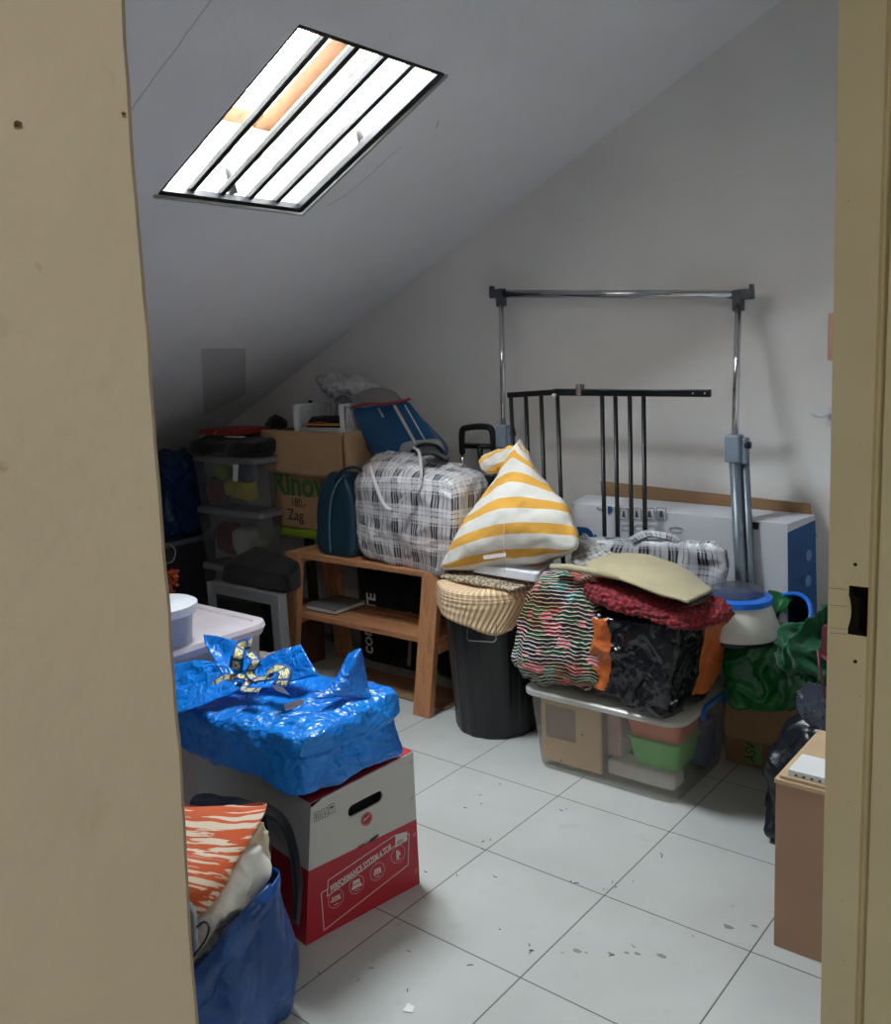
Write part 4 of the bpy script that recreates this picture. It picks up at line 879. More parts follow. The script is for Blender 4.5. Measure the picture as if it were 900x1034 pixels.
o = soft('duvet', [V(-1.85, .68, .08), V(-1.58, .68, .08), V(-1.60, .98, .08), V(-1.85, 1.0, .08), W(186, 905, x=-1.56), W(208, 962, x=-1.465), W(276, 872, x=-1.485), W(240, 842, x=-1.58)], mWhiteCl, n=60, k=6, puff=(0, 0, .2), noise_=[('f', .022, 7, (1, .6, 1)), ('c', .016, 10), ('c', .008, 20)], seed=6); tag(o, 'white folded duvet bulging out of the open blue bag', 'bedding')
o = soft('blanket', [V(-1.70, 1.02, .10), V(-1.58, 1.02, .10), V(-1.56, 1.07, .10), V(-1.70, 1.08, .10), W(238, 862, x=-1.56), W(276, 874, x=-1.50), W(272, 850, x=-1.55), W(243, 846, x=-1.60)], mCreamCl, n=34, k=4, puff=(0, 0, .3), noise_=[('f', .02, 9), ('c', .010, 16)], seed=2); tag(o, 'cream blanket in the open blue bag behind the white duvet', 'bedding')
o = soft('slipper', [W3(248, 842, 1.22), W3(262, 845, 1.22), W3(262, 845, 1.25), W3(248, 842, 1.25), W3(250, 830, 1.22), W3(262, 833, 1.22), W3(262, 833, 1.25), W3(250, 830, 1.25)], fabric('tan_knit', (150, 112, 84)), n=14, k=3, noise_=[('f', .01, 20)]); tag(o, 'small tan knitted item wedged behind the orange cushion', 'cloth')
# grey pouch edge and thin cable at the wall
o = soft('grey_pouch', [W3(180, 960, .84), W3(200, 962, .86), W3(198, 960, .93), W3(180, 958, .93), W3(180, 905, .86), W3(199, 918, .88), W3(198, 918, .93), W3(180, 905, .93)], fabric('grey_felt', (112, 118, 126)), n=14, k=5, noise_=[('f', .006, 12)]); tag(o, 'grey felt pouch at the left edge under the orange cushion', 'pouch')
o = tube('cable', [W3(196, 965, .83), W3(208, 948, .83), W3(211, 936, .835), W3(206, 931, .85), W3(199, 936, .86)], .0022, mBlackPl, None, 8, smooth=30); tag(o, 'thin black cable loop lying over the white duvet', 'cable')
# orange cushion
m, nt, b = newmat('orange_tiger_print'); mTiger = m; co = coords(nt, 'UV'); mp = nt.nodes.new('ShaderNodeMapping'); L(nt, co, mp.inputs[0]); mp.inputs['Scale'].default_value = (4, 24, 1); mp.inputs['Rotation'].default_value = (0, 0, .12)
n1 = noi(nt, mp.outputs[0], 2.3, 3, .5, .7)
L(nt, ramp(nt, n1, [(.53, rgb((200, 84, 32))), (.545, rgb((226, 208, 184)))]), b.inputs['Base Color']); b.inputs['Roughness'].default_value = .85; b.inputs['Sheen Weight'].default_value = .15
bump(nt, b, noi(nt, coords(nt), 240, 2), .2, .002)
def pil(u, v, w):
    e = np.clip((1-np.abs(u)**2.6)*(1-np.abs(v)**2.6), 0, 1)**.42; cn = 1-.05*((1-u*u)+0*v); return u*(1-.07*(1-v*v)), v*(1-.07*(1-u*u)), w*e
# the cushion's flat faces are up/down in its own frame: corners left-near, right-near, right-far, left-far
q = [W3(135, 910, .80), W3(200, 928, .93), W3(271, 811, 1.17), W3(150, 812, 1.02)]
nn = (q[1]-q[0]).cross(q[2]-q[1]).normalized(); nn = nn if nn.dot(CAM-q[0]) > 0 else -nn
o = soft('cushion', [p-nn*.075 for p in q]+[p+nn*.075 for p in q], mTiger, n=40, k=40, warp=pil, noise_=[('f', .008, 8)], seed=4, uvs=1); tag(o, 'orange and cream tiger striped cushion on top of the open blue bag', 'cushion')
bs = thing('backpack', 'black backpack strap and edge between the open blue bag and the carton', 'bag', (-1.7, 1.26, .2))
patch('strap', [[W3(262, 818, 1.27), W3(283, 833, 1.25), W3(293, 860, 1.24), W3(298, 895, 1.23), W3(297, 930, 1.22)], [W3(270, 812, 1.29), W3(289, 826, 1.27), W3(299, 855, 1.26), W3(303, 893, 1.25), W3(300, 934, 1.24)]], mBlackCl, bs, 30, 8, .012)
soft('pack_body', [V(-2.05, 1.22, .02), V(-1.68, 1.21, .02), V(-1.68, 1.28, .02), V(-2.05, 1.30, .02), W3(190, 806, 1.27), W3(268, 815, 1.26), W3(268, 815, 1.30), W3(195, 802, 1.34)], mNavy, bs, n=20, k=6, noise_=[('f', .008, 9)])

# ------------------------------------------------------------------ black bin with cloths and appliance
bi = thing('dustbin', 'black ribbed plastic bin beside the bench with a ribbed beige cloth on it', 'bin', (-2.05, 2.735, 0))
BX, BY = -2.04, 2.72
loft('bin_body', [(BX, BY, .002, .160, .160, .160), (BX, BY, .02, .166, .166, .166), (BX, BY, .50, .190, .190, .190), (BX, BY, .50, .200, .200, .200), (BX, BY, .56, .202, .202, .202)], mBlackPl, bi, n=60, flute=.016)
loft('bin_rim', [(BX, BY, .545, .206, .206, .206), (BX, BY, .565, .208, .208, .208), (BX, BY, .575, .20, .20, .2)], mBlackPl, bi, n=16, bottom=False, top=True)
hy = W(470, 625, y=2.55)
tube('wire_handle', [W(473, 620, y=2.535), W(472, 645, y=2.525), W(474, 647, y=2.524), W(499, 648, y=2.518), W(501, 646, y=2.518), W(501, 630, y=2.52)], .003, mChrome, bi, 6)
m, nt, b = newmat('ribbed_beige_cloth'); mRib = m; s = nt.nodes.new('ShaderNodeSeparateXYZ'); L(nt, coords(nt, 'UV'), s.inputs[0])
w = mth(nt, 'SINE', mth(nt, 'MULTIPLY', mth(nt, 'ADD', s.outputs[0], mth(nt, 'MULTIPLY', noi(nt, coords(nt), 6), .02)), 260)); w2 = mth(nt, 'SINE', mth(nt, 'MULTIPLY', s.outputs[1], 190))
L(nt, ramp(nt, w, [(0, rgb((214, 180, 138))), (.5, rgb((232, 204, 166))), (1, rgb((236, 212, 180)))]), b.inputs['Base Color']); b.inputs['Roughness'].default_value = .9; bump(nt, b, mth(nt, 'ADD', w, mth(nt, 'MULTIPLY', w2, .4)), .5, .006)
def br(a, r, z): a = math.radians(a); return V(BX+r*math.cos(a), BY+r*math.sin(a), z)
angs = (-146, -108, -72, -38, -8)
o = patch('ribbed_cloth', [[br(a, .10, .592) for a in angs], [br(a, .203, .592) for a in angs], [br(a, .217, .578) for a in angs], [br(a, .220, .545) for a in angs], [br(a, .219, z) for a, z in zip((-145, -110, -80, -55, -36), (.50, .485, .465, .435, .45))]], mRib, None, 60, 44, .007, [('f', .005, 10)], 2, (.55, .35)); tag(o, 'ribbed beige cloth draped over the front of the black bin', 'cloth')
m, nt, b = newmat('braided_edge_cloth'); mBraid = m; v = nt.nodes.new('ShaderNodeTexVoronoi'); v.inputs['Scale'].default_value = 95; L(nt, coords(nt), v.inputs['Vector'])
L(nt, ramp(nt, v.outputs['Distance'], [(.2, rgb((206, 194, 170))), (.6, rgb((120, 104, 84)))]), b.inputs['Base Color']); b.inputs['Roughness'].default_value = .95; bump(nt, b, v.outputs['Distance'], -.6, .008)
o = patch('woven_mat', [[V(-2.20, 2.93, .615), V(-2.0, 2.95, .618), V(-1.80, 2.93, .615)], [V(-2.25, 2.76, .612), V(-2.03, 2.72, .62), V(-1.80, 2.72, .615)], [V(-2.22, 2.62, .602), V(-2.05, 2.585, .610), V(-1.84, 2.585, .605)]], mBraid, None, 60, 30, .016, [('b', .006, 70)], 2); tag(o, 'braided oatmeal mat under the white appliance on the bin', 'mat')
ap = thing('white_appliance', 'flat white plastic appliance under the striped cushion', 'appliance', (-1.93, 2.72, .64))
pA = [W(478, 585, y=2.64), W(543, 584, y=2.62), W(560, 574, y=2.86), W(492, 573, y=2.86)]
zt = sum(p.z for p in pA)/4; pts = [V(p.x, p.y, .636) for p in pA]
soft('casing', [p for p in pts]+[p+V(0, 0, .036) for p in pts], mWhitePl, ap, n=14, k=24)
poly('seam', [pts[0].lerp(pts[1], .25)+V(0, .0, .006), pts[0].lerp(pts[1], .6)+V(0, 0, .006), pts[0].lerp(pts[1], .6)+V(0, 0, .011), pts[0].lerp(pts[1], .25)+V(0, 0, .011)], mGreyPl, ap, (0, -1, 0), .001)

# ------------------------------------------------------------------ striped cushion standing up
sc_ = thing('floor_cushion', 'yellow and white striped pyramid cushion leaning beside the plaid bag', 'cushion', (-1.95, 2.7, .68))
def py_(u, v, w):
    t = (w+1)/2; return u*(1+np.where(u > 0, .20, .10)*np.sin(np.clip(t, 0, 1)*3.14)), v*(1+.55*np.sin(t*3.0)*(1-np.abs(u)**2)*.5), w
Lc, Rc, Tc = W(442, 576, y=2.62), W(583, 556, y=2.64), W(523, 453, y=2.74)
Lb, Rb_ = W(470, 571, y=2.86), W(575, 556, y=2.86)
soft('cover', [Lc, Rc, Rb_, Lb, Tc+V(-.012, -.012, 0), Tc+V(.012, -.012, -.004), Tc+V(.02, .03, -.02), Tc+V(-.04, .04, -.02)], mStripe, sc_, n=60, k=14, puff=(.10, .55, .16), warp=py_, noise_=[('f', .010, 7), ('f', .003, 22)], seed=7)
soft('corner_tuft', [W(490, 478, y=2.75), W(518, 474, y=2.73), W(518, 474, y=2.80), W(490, 478, y=2.82), W(484, 462, y=2.75), W(520, 450, y=2.74), W(520, 450, y=2.80), W(484, 462, y=2.82)], mStripe, sc_, n=22, k=3, noise_=[('f', .012, 16)], seed=3, uvs=2)
tube('seam_piping', [Tc+V(-.01, -.02, -.02), W(512, 500, y=2.635), W(509, 540, y=2.575), W(510, 578, y=2.60)], .0012, mStrapW, sc_, 6, smooth=30)
poly('care_label', [W(*q, y=2.575) for q in ((488, 561), (511, 558), (511, 562), (489, 565))], mWhite, sc_, (0, -1, .2), .001)

# ------------------------------------------------------------------ milky tub with clips and contents
tb = thing('storage_tub', 'milky tub with a lid holding a wooden panel, under the black bag', 'tub', (-1.44, 2.68, 0))
tcx, tcy = -1.435, 2.685
loft('tub_body', [(tcx, tcy, .002, .262, .192, .05), (tcx, tcy, .012, .268, .198, .055), (tcx, tcy, .275, .290, .222, .06)], mTub, tb, n=12)
tlid = loft('tub_lid', [(tcx, tcy, .279, .292, .224, .06), (tcx, tcy, .279, .305, .236, .065), (tcx, tcy, .294, .305, .236, .065), (tcx, tcy, .299, .298, .230, .06), (tcx, tcy, .299, .27, .2, .05), (tcx, tcy, .292, .265, .195, .05)], mTubLid, tb, n=12, top=True)
mClip = mat('blue_clip', (22, 84, 150), .35, bst=.03)
xr = tcx+.310
tube('lid_clip', [V(xr, 2.60, .262), V(xr+.006, 2.60, .296), V(xr+.006, 2.62, .305), V(xr+.008, 2.76, .305), V(xr+.006, 2.775, .296), V(xr, 2.78, .262)], .009, mClip, tlid, 8, flat=.7, label='blue clip')
xl = tcx-.310
tube('lid_clip', [V(xl, 2.60, .262), V(xl-.006, 2.60, .296), V(xl-.006, 2.62, .305), V(xl-.008, 2.76, .305), V(xl-.006, 2.775, .296), V(xl, 2.78, .262)], .009, mClip, tlid, 8, flat=.7, label='blue clip')
mPly = mat('pale_wood_panel', (216, 180, 136), .5, var=.05)
wp = thing('wooden_panel', 'pale wooden panel with a square inset, inside the tub at the left', 'panel', (-1.58, 2.53, .012))
px0, px1, pz0, pz1, pyy = -1.69, -1.452, .022, .262, 2.512
wx0, wx1, wz0, wz1 = W(551, 728, y=2.51).x, W(581, 728, y=2.51).x, W(566, 747, y=2.51).z, W(566, 714, y=2.51).z
def slab(u0, u1, z0, z1): return ((u0, pyy, z0), (u1, pyy+.012, z1))
pbd = boxes('panel_board', [slab(px0, wx0, pz0, pz1), slab(wx1, px1, pz0, pz1), slab(wx0, wx1, pz0, wz0), slab(wx0, wx1, wz1, pz1)], mPly, wp, 0)
box('inset', (wx0, pyy+.002, wz0), (wx1, pyy+.008, wz1), mat('tan_inset', (150, 126, 104), .5), wp, 0)
for px, py in ((564, 702), (545, 730), (588, 742), (567, 768)): poly('screw', circ(W(px, py, y=pyy), (1, 0, 0), (0, 0, 1), .004, 12), mat('screw_dark', (110, 80, 50), .5), pbd, (0, -1, 0), .001)
def bowl(nm, lb, cat, cx, cy, z0, z1, hx, hy, m_):
    t_ = thing(nm, lb, cat, (cx, cy, z0)); loft('body', [(cx, cy, z0, hx*.82, hy*.82, .02), (cx, cy, z1, hx, hy, .03)], m_, t_); loft('rim', [(cx, cy, z1-.008, hx, hy, .03), (cx, cy, z1-.008, hx*1.05, hy*1.05, .035), (cx, cy, z1, hx*1.05, hy*1.05, .035)], m_, t_, bottom=False, top=True)
bowl('plastic_container', 'bright green plastic container inside the milky tub under the orange one', 'container', -1.27, 2.62, .085, .180, .095, .09, mat('bright_green', (78, 188, 60), .4, bst=0))
bowl('plastic_container', 'orange plastic container inside the milky tub above the green one', 'container', -1.27, 2.62, .183, .262, .105, .095, mat('bright_orange', (214, 104, 60), .4, bst=0))
for i, (lo_, hi_, c, lb) in enumerate((((-1.44, 2.54, .085), (-1.39, 2.62, .25), (178, 142, 130), 'pinkish carton standing between the panel and the green container in the tub'), ((-1.43, 2.52, .03), (-1.19, 2.60, .08), (206, 200, 190), 'white flat packet on the bottom of the milky tub'), ((-1.70, 2.65, .03), (-1.40, 2.8, .2), (120, 110, 104), 'grey brown box at the back inside the milky tub'))):
    o = soft('carton' if i != 1 else 'packet', [V(lo_[0], lo_[1], lo_[2]), V(hi_[0], lo_[1], lo_[2]), V(hi_[0], hi_[1], lo_[2]), V(lo_[0], hi_[1], lo_[2]), V(lo_[0], lo_[1], hi_[2]), V(hi_[0], lo_[1], hi_[2]), V(hi_[0], hi_[1], hi_[2]), V(lo_[0], hi_[1], hi_[2])], mat('content_%d' % i, c, .6), n=8, k=16); tag(o, lb, 'box')
o = soft('toy_block', [V(-1.235, 2.74, .03), V(-1.175, 2.74, .03), V(-1.175, 2.83, .03), V(-1.235, 2.83, .03), V(-1.235, 2.74, .19), V(-1.175, 2.74, .19), V(-1.175, 2.83, .19), V(-1.235, 2.83, .19)], mat('blue_block', (34, 54, 130), .5), n=8, k=10); tag(o, 'dark blue block at the right rear inside the milky tub', 'toy')

# ------------------------------------------------------------------ rag rug, shopping bag, red mat, folded sheet
m, nt, b = newmat('rag_weave'); mRag = m; co = coords(nt, 'UV'); s = nt.nodes.new('ShaderNodeSeparateXYZ'); L(nt, co, s.inputs[0])
wv = mth(nt, 'MULTIPLY', mth(nt, 'SUBTRACT', noi(nt, co, 30, 2), .5), .017)
th = mth(nt, 'SINE', mth(nt, 'MULTIPLY', mth(nt, 'ADD', s.outputs[1], wv), 470))
mp2 = nt.nodes.new('ShaderNodeMapping'); L(nt, co, mp2.inputs[0]); mp2.inputs['Scale'].default_value = (3, 6, 1); mp2.inputs['Location'].default_value = (4, 7, 0)
c2 = noi(nt, mp2.outputs[0], 1.0, 1)
mp = nt.nodes.new('ShaderNodeMapping'); L(nt, co, mp.inputs[0]); mp.inputs['Scale'].default_value = (16, 36, 1)
vo = nt.nodes.new('ShaderNodeTexVoronoi'); L(nt, mp.outputs[0], vo.inputs['Vector']); vo.inputs['Scale'].default_value = 1.0
sv = nt.nodes.new('ShaderNodeSeparateColor'); L(nt, vo.outputs['Color'], sv.inputs[0])
dk = ramp(nt, sv.outputs[0], [(0, rgb((22, 66, 34))), (.16, rgb((40, 24, 44))), (.30, rgb((70, 40, 34))), (.42, rgb((26, 84, 44))), (.54, rgb((44, 30, 52))), (.64, rgb((150, 36, 56))), (.72, rgb((30, 34, 30))), (.82, rgb((24, 112, 108))), (.90, rgb((206, 104, 122)))], 'CONSTANT')
lt_ = ramp(nt, c2, [(.42, rgb((196, 160, 118))), (.55, rgb((226, 222, 214)))])
L(nt, mixc(nt, ramp(nt, th, [(.50, (0, 0, 0, 1)), (.78, (1, 1, 1, 1))]), dk, lt_), b.inputs['Base Color']); b.inputs['Roughness'].default_value = .95; bump(nt, b, th, .7, .006)
def ragw(u, v, w):
    t = (w+1)/2; a = np.arctan2(v, u); f_ = 1+.09*np.sin(a*9+1)*np.clip(1-t,0,1)**.7; return u*f_, v*f_, w+.04*np.sin(u*5)*(1-t)
o = soft('rag_rug', [W(512, 677, y=2.44), W(596, 692, y=2.42), V(-1.48, 2.66, .31), V(-1.80, 2.66, .31), W(538, 582, y=2.52), W(600, 584, y=2.50), V(-1.50, 2.68, .67), V(-1.72, 2.68, .67)], mRag, n=60, k=7, puff=(.1, .15, .1), warp=ragw, noise_=[('f', .02, 6, (1.5, 1.5, .6)), ('c', .010, 7, (1.6, 1.6, .5))], seed=5); tag(o, 'multicoloured woven rag rug bundled on the left end of the milky tub', 'rug')
mFilmK = crinkle('black_glossy_film', (22, 23, 26), .22, 11, .8, (14, 14, 16)); mFilmO = crinkle('orange_film', (204, 112, 46), .4, 12, .5, (176, 84, 34))
sb = thing('shopping_bag', 'glossy black shopping bag with orange sides on the milky tub', 'bag', (-1.31, 2.6, .30))
def sel(ax, s__, a, c):
    if ax == 'x' and s__ > 0: return 1 if a > -.1 and c > -.75 else 0
    if ax == 'x': return 1
    if ax == 'y' and s__ < 0: return 1 if a < -.46-.16*c*c and c > -.85 else 0
    return 0
soft('bag_body', [W(594, 698, y=2.45), W(674, 729, y=2.425), V(-1.155, 2.78, .302), V(-1.46, 2.78, .302), W(596, 622, y=2.45), W(688, 632, y=2.43), W(742, 622, y=2.72), V(-1.44, 2.74, .60)], [mFilmK, mFilmO], sb, n=60, k=14, puff=(.03, .0, .05), noise_=[('f', .010, 6), ('v', .008, 13), ('c', .013, 8)], seed=21, msel=sel)
p = W(677, 716, y=2.44); text('lettering', 'Please reuse\nthis bag', W(677, 707, x=-1.155), (0, 1, 0), (0, 0, 1), .016, mWhite, sb)
# red chenille mat: a lumpy folded pile
m, nt, b = newmat('red_chenille'); mRedM = m; v = nt.nodes.new('ShaderNodeTexVoronoi'); v.inputs['Scale'].default_value = 75; L(nt, coords(nt), v.inputs['Vector'])
L(nt, ramp(nt, v.outputs['Distance'], [(.15, rgb((160, 26, 42))), (.55, rgb((98, 8, 20)))]), b.inputs['Base Color']); b.inputs['Roughness'].default_value = .8; b.inputs['Sheen Weight'].default_value = .05; bump(nt, b, v.outputs['Distance'], -1, .012)
o = soft('shag_mat', [W(590, 606, y=2.47), W(690, 643, y=2.40), W(742, 622, y=2.64), W(655, 606, y=2.76), W(588, 584, y=2.49), W(692, 620, y=2.42), W(738, 606, y=2.64), W(640, 580, y=2.74)], mRedM, n=90, k=6, puff=(.12, .1, .0), noise_=[('f', .014, 6), ('b', .014, 62)], seed=3); tag(o, 'red nubbly chenille mat folded over the black shopping bag', 'mat')
mTan = fabric('tan_sheet', (176, 164, 132), bs=60, bst=.1)
fs_ = thing('folded_sheet', 'beige folded sheet lying on top of the red mat', 'sheet', (-1.35, 2.6, .72))
patch('sheet', [[W(592, 568, y=2.56), W(627, 559, y=2.66), W(675, 567, y=2.70), W(721, 595, y=2.66)], [W(594, 573, y=2.50), W(633, 573, y=2.54), W(680, 583, y=2.56), W(713, 600, y=2.56)], [W(600, 577, y=2.46), W(632, 587, y=2.43), W(662, 598, y=2.41), W(695, 608, y=2.40)]], mTan, fs_, 40, 24, .008, [('f', .004, 8)], 1)
tube('rolled_edge', [W(557, 572, y=2.50), W(575, 573, y=2.49), W(600, 577, y=2.46), W(625, 584, y=2.435)], [.010, .012, .011, .006], mTan, fs_, 10)
patch('underside_edge', [[W(720, 597, y=2.65), W(712, 603, y=2.55), W(697, 610, y=2.40)], [W(718, 602, y=2.645), W(710, 608, y=2.545), W(694, 613, y=2.395)]], mBlackCl, fs_, 12, 4, .003)

# ------------------------------------------------------------------ second plaid bag and black scarf behind
p2 = thing('laundry_bag', 'folded flat black and white plaid bag behind the beige sheet', 'bag', (-1.45, 2.9, .5))
soft('bag_body', [V(-1.735, 2.80, .302), V(-1.185, 2.80, .302), V(-1.185, 2.915, .302), V(-1.735, 2.915, .302), W(590, 545, y=2.86), W(734, 552, y=2.82), V(-1.19, 2.93, .76), V(-1.79, 2.92, .755)], mPlaidD, p2, n=44, k=8, noise_=[('f', .016, 7), ('c', .010, 9)], seed=9)
patch('bag_handle', [[W(634, 544, y=2.86), W(652, 536, y=2.86), W(680, 540, y=2.86), W(692, 549, y=2.86)], [W(640, 549, y=2.84), W(656, 542, y=2.84), W(678, 546, y=2.84), W(686, 552, y=2.84)]], mPlaidD, p2, 24, 6, .006, None, 1, (.4, .1))
o = patch('scarf', [[W(577, 562, y=2.72), W(592, 552, y=2.76), W(610, 548, y=2.82)], [W(580, 570, y=2.66), W(596, 562, y=2.70), W(615, 558, y=2.74)], [W(596, 574, y=2.62), W(610, 568, y=2.66), W(625, 560, y=2.7)]], plaid('small_check', (190, 188, 186), (24, 24, 28), (200, 200, 200), .5), None, 26, 20, .01, [('f', .015, 18)], 4, (.3, .3)); tag(o, 'black and white checked scarf between the striped cushion and beige sheet', 'scarf')

# ------------------------------------------------------------------ tall carton leaning on the back wall
mCW = mat('white_carton_face', (204, 206, 212), .5, bst=.03, var=.03)
tcn = thing('flat_carton', 'large flat white carton with blue end leaning on the back wall', 'carton', (-1.5, 3.08, 0))
TLx, TRx = -1.86, -.985
zt = .87
c8 = [V(TLx, 3.015, 0), V(-.985, 3.015, 0), V(-.92, 3.14, 0), V(TLx, 3.14, 0), V(TLx, 3.02, .865), V(-1.005, 3.02, .845), V(-.955, 3.15, .86), V(TLx, 3.15, .88)]
boxes('carton_body', [c8], mCW, tcn, .002)
poly('blue_end', [c8[1]+V(0, 0, .01), c8[2]+V(0, 0, .01), c8[6]+V(0, 0, -.02), c8[5]+V(0, 0, -.03)], mBluePr, tcn, (1, -.5, 0), .0015, label='blue printed end')
boxes('brown_flap', [[V(-1.79, 3.150, .80), V(-.95, 3.150, .78), V(-.95, 3.158, .78), V(-1.79, 3.158, .80), V(-1.80, 3.155, .935), V(-.975, 3.155, .895), V(-.975, 3.162, .895), V(-1.80, 3.162, .935)]], mCardD, tcn, .001, label='brown cardboard flap')
def cf(px, py): return W(px, py, y=3.016)
text('lettering', 'D', cf(583, 550), (1, 0, 0), (0, 0, 1), .10, mBluePr, tcn, off=.006, label='blue capital letter'); text('lettering', 'L', cf(600, 551), (1, 0, 0), (0, 0, 1), .06, mBluePr, tcn, off=.004)
text('lettering', 'F', cf(614, 518), (1, 0, 0), (0, 0, 1), .035, mBluePr, tcn, off=.003); text('lettering', 'Puu', cf(603, 515), (1, 0, 0), (0, 0, 1), .018, mInk, tcn)
for k_, px in enumerate((630, 643, 656, 668)):
    c = cf(px, 519); 
    for a, b_ in (((-1, -1), (1, -1)), ((1, -1), (1, 1)), ((1, 1), (-1, 1)), ((-1, 1), (-1, -1))):
        p0, p1 = c+V(a[0]*.019, 0, a[1]*.022), c+V(b_[0]*.019, 0, b_[1]*.022); d = (p1-p0).normalized().cross(V(0, -1, 0))*.0012
        poly('symbol', [p0-d, p1-d, p1+d, p0+d], mGreyPl, tcn, (0, -1, 0), .0004)
    poly('symbol', [c+V(-.007, 0, -.012), c+V(.007, 0, -.012), c+V(.003, 0, .012), c+V(-.003, 0, .012)], mGreyPl, tcn, (0, -1, 0), .0004)
for px in (632, 645, 658): tube('product_outline', circ(cf(px, 533), (1, 0, 0), (0, 0, 1), .02, 14, .012), .0012, mBluGrey, tcn, 4)
tube('product_outline', circ(cf(683, 535), (1, 0, 0), (0, 0, 1), .026, 16, .010), .0015, mBluGrey, tcn, 4)
poly('barcode_label', [cf(*q) for q in ((752, 526), (767, 528), (766, 535), (752, 533))], mInk, tcn, (0, -1, 0), .0005, label='black barcode')
mPaleBlue = mat('pale_blue_print', (96, 140, 186), .5, bst=0)
e0 = c8[1].lerp(c8[2], .3)
for z in (.64, .73): poly('white_mark', circ(c8[1].lerp(c8[2], .5)+V(.001, -.001, z), (c8[2]-c8[1]).normalized(), V(0, 0, 1), .012, 18, .020), mPaleBlue, tcn, (1, -.5, 0), .002)

# ------------------------------------------------------------------ garment rack
mTubeG = mat('grey_tube', (112, 122, 132), .35, .3, bst=.03)
gr = thing('garment_rack', 'chrome clothes rail on grey posts leaning on the back wall', 'rack', (-1.7, 3.0, 0))
LT, RT = W(506, 296, y=3.13), W(746, 298, y=3.13)
LJ, RJ = W(509, 440, y=3.045), W(742, 452, y=3.0)
def ext(a, b_, z): return a+(b_-a)*((z-a.z)/(b_.z-a.z))
LB, RB = V(-2.26, 2.985, .01), V(-1.105, 2.965, .01)
RJ = V(RJ.x, 3.0, RJ.z)
tube('cross_bar', [LT+V(-.02, 0, 0), RT+V(.02, 0, 0)], .0155, mChrome, gr, 16, label='chrome bar')
tube('upper_post', [LT, LJ], .0115, mChrome, gr, 14, label='chrome post'); tube('upper_post', [RT, RJ], .0115, mChrome, gr, 14, label='chrome post')
tube('lower_post', [LJ, LB], .017, mTubeG, gr, 14); tube('lower_post', [RJ, RB], .021, mTubeG, gr, 14)
tube('lower_post', [RJ+V(.032, .01, 0), RB+V(.032, .01, 0)], .013, mTubeG, gr, 14)
for J in (LJ, RJ):
    boxes('clamp', [((J.x-.028, J.y-.026, J.z-.05), (J.x+.026, J.y+.022, J.z+.045)), ((J.x+.020, J.y-.014, J.z-.055), (J.x+.045, J.y+.024, J.z+.035))], mBluGrey, gr, .006)
    tube('clamp_knob', [J+V(.04, -.005, .01), J+V(.058, -.005, .01)], .012, mBlackPl, gr, 12)
for T_, sg in ((LT, -1), (RT, 1)):
    boxes('corner_joint', [((T_.x-.017, T_.y-.018, T_.z-.055), (T_.x+.017, T_.y+.018, T_.z+.018)), ((min(T_.x, T_.x+sg*.052), T_.y-.017, T_.z-.018), (max(T_.x, T_.x+sg*.052), T_.y+.017, T_.z+.018)), ((T_.x+sg*.046-.004, T_.y-.017, T_.z), (T_.x+sg*.046+.004, T_.y+.017, T_.z+.034))], mGreyPl, gr, .004)
boxes('foot_bar', [((LB.x-.02, 2.76, 0), (LB.x+.02, 3.15, .02))], mTubeG, gr, .004); boxes('foot_bar', [((RB.x-.015, 2.94, 0), (RB.x+.045, 3.005, .02))], mTubeG, gr, .004)

# ------------------------------------------------------------------ black metal gate
mGate = mat('black_enamel', (18, 18, 20), .35, .2, bst=.03)
gt_ = thing('safety_gate', 'black barred metal gate in front of the flat carton and rack', 'gate', (-1.7, 2.97, 0))
gy = 2.965
def GP(px, py): return W(px, py, y=gy)
a, b1, b2, c = GP(513, 399), GP(560, 396), GP(592, 395.5), GP(718, 397)
def bar2(p, q_, h, d, nm):
    return boxes(nm, [[p+V(0, -d, -h), q_+V(0, -d, -h), q_+V(0, d, -h), p+V(0, d, -h), p+V(0, -d, h), q_+V(0, -d, h), q_+V(0, d, h), p+V(0, d, h)]], mGate, gt_, .003)
bar2(a, b1+V(.01, 0, 0), .011, .008, 'top_rail'); rail2 = bar2(b1, c, .0135, .009, 'top_rail')
zb = .02
for px in (516, 531, 546.5, 563):
    p = GP(px, 398); tube('bar', [V(p.x, gy, p.z), V(p.x-.0+.012*(px-516)/47, gy, zb)], .0085, mGate, gt_, 10)
for px in (608, 621.5, 636, 650):
    p = GP(px, 398); tube('bar', [V(p.x, gy, p.z), V(p.x, gy, zb)], .0085, mGate, gt_, 10)
bar2(V(a.x, gy, zb), V(-1.47, gy, zb), .012, .01, 'bottom_rail')
tube('hinge_pin', [GP(562, 399)+V(0, -.012, 0), GP(562, 399)+V(0, -.022, 0)], .008, mWhitePl, gt_, 12, label='white hinge pin')
p = GP(586, 394); box('latch', (p.x-.012, p.y-.014, p.z-.02), (p.x+.012, p.y+.014, p.z+.022), mat('taupe_latch', (108, 98, 96), .4), gt_, .003)
for px in (701, 713): tube('rail_hole', [GP(px, 397)+V(0, -.0095, 0), GP(px, 397)+V(0, -.0105, 0)], .0028, mWhite, rail2, 10)

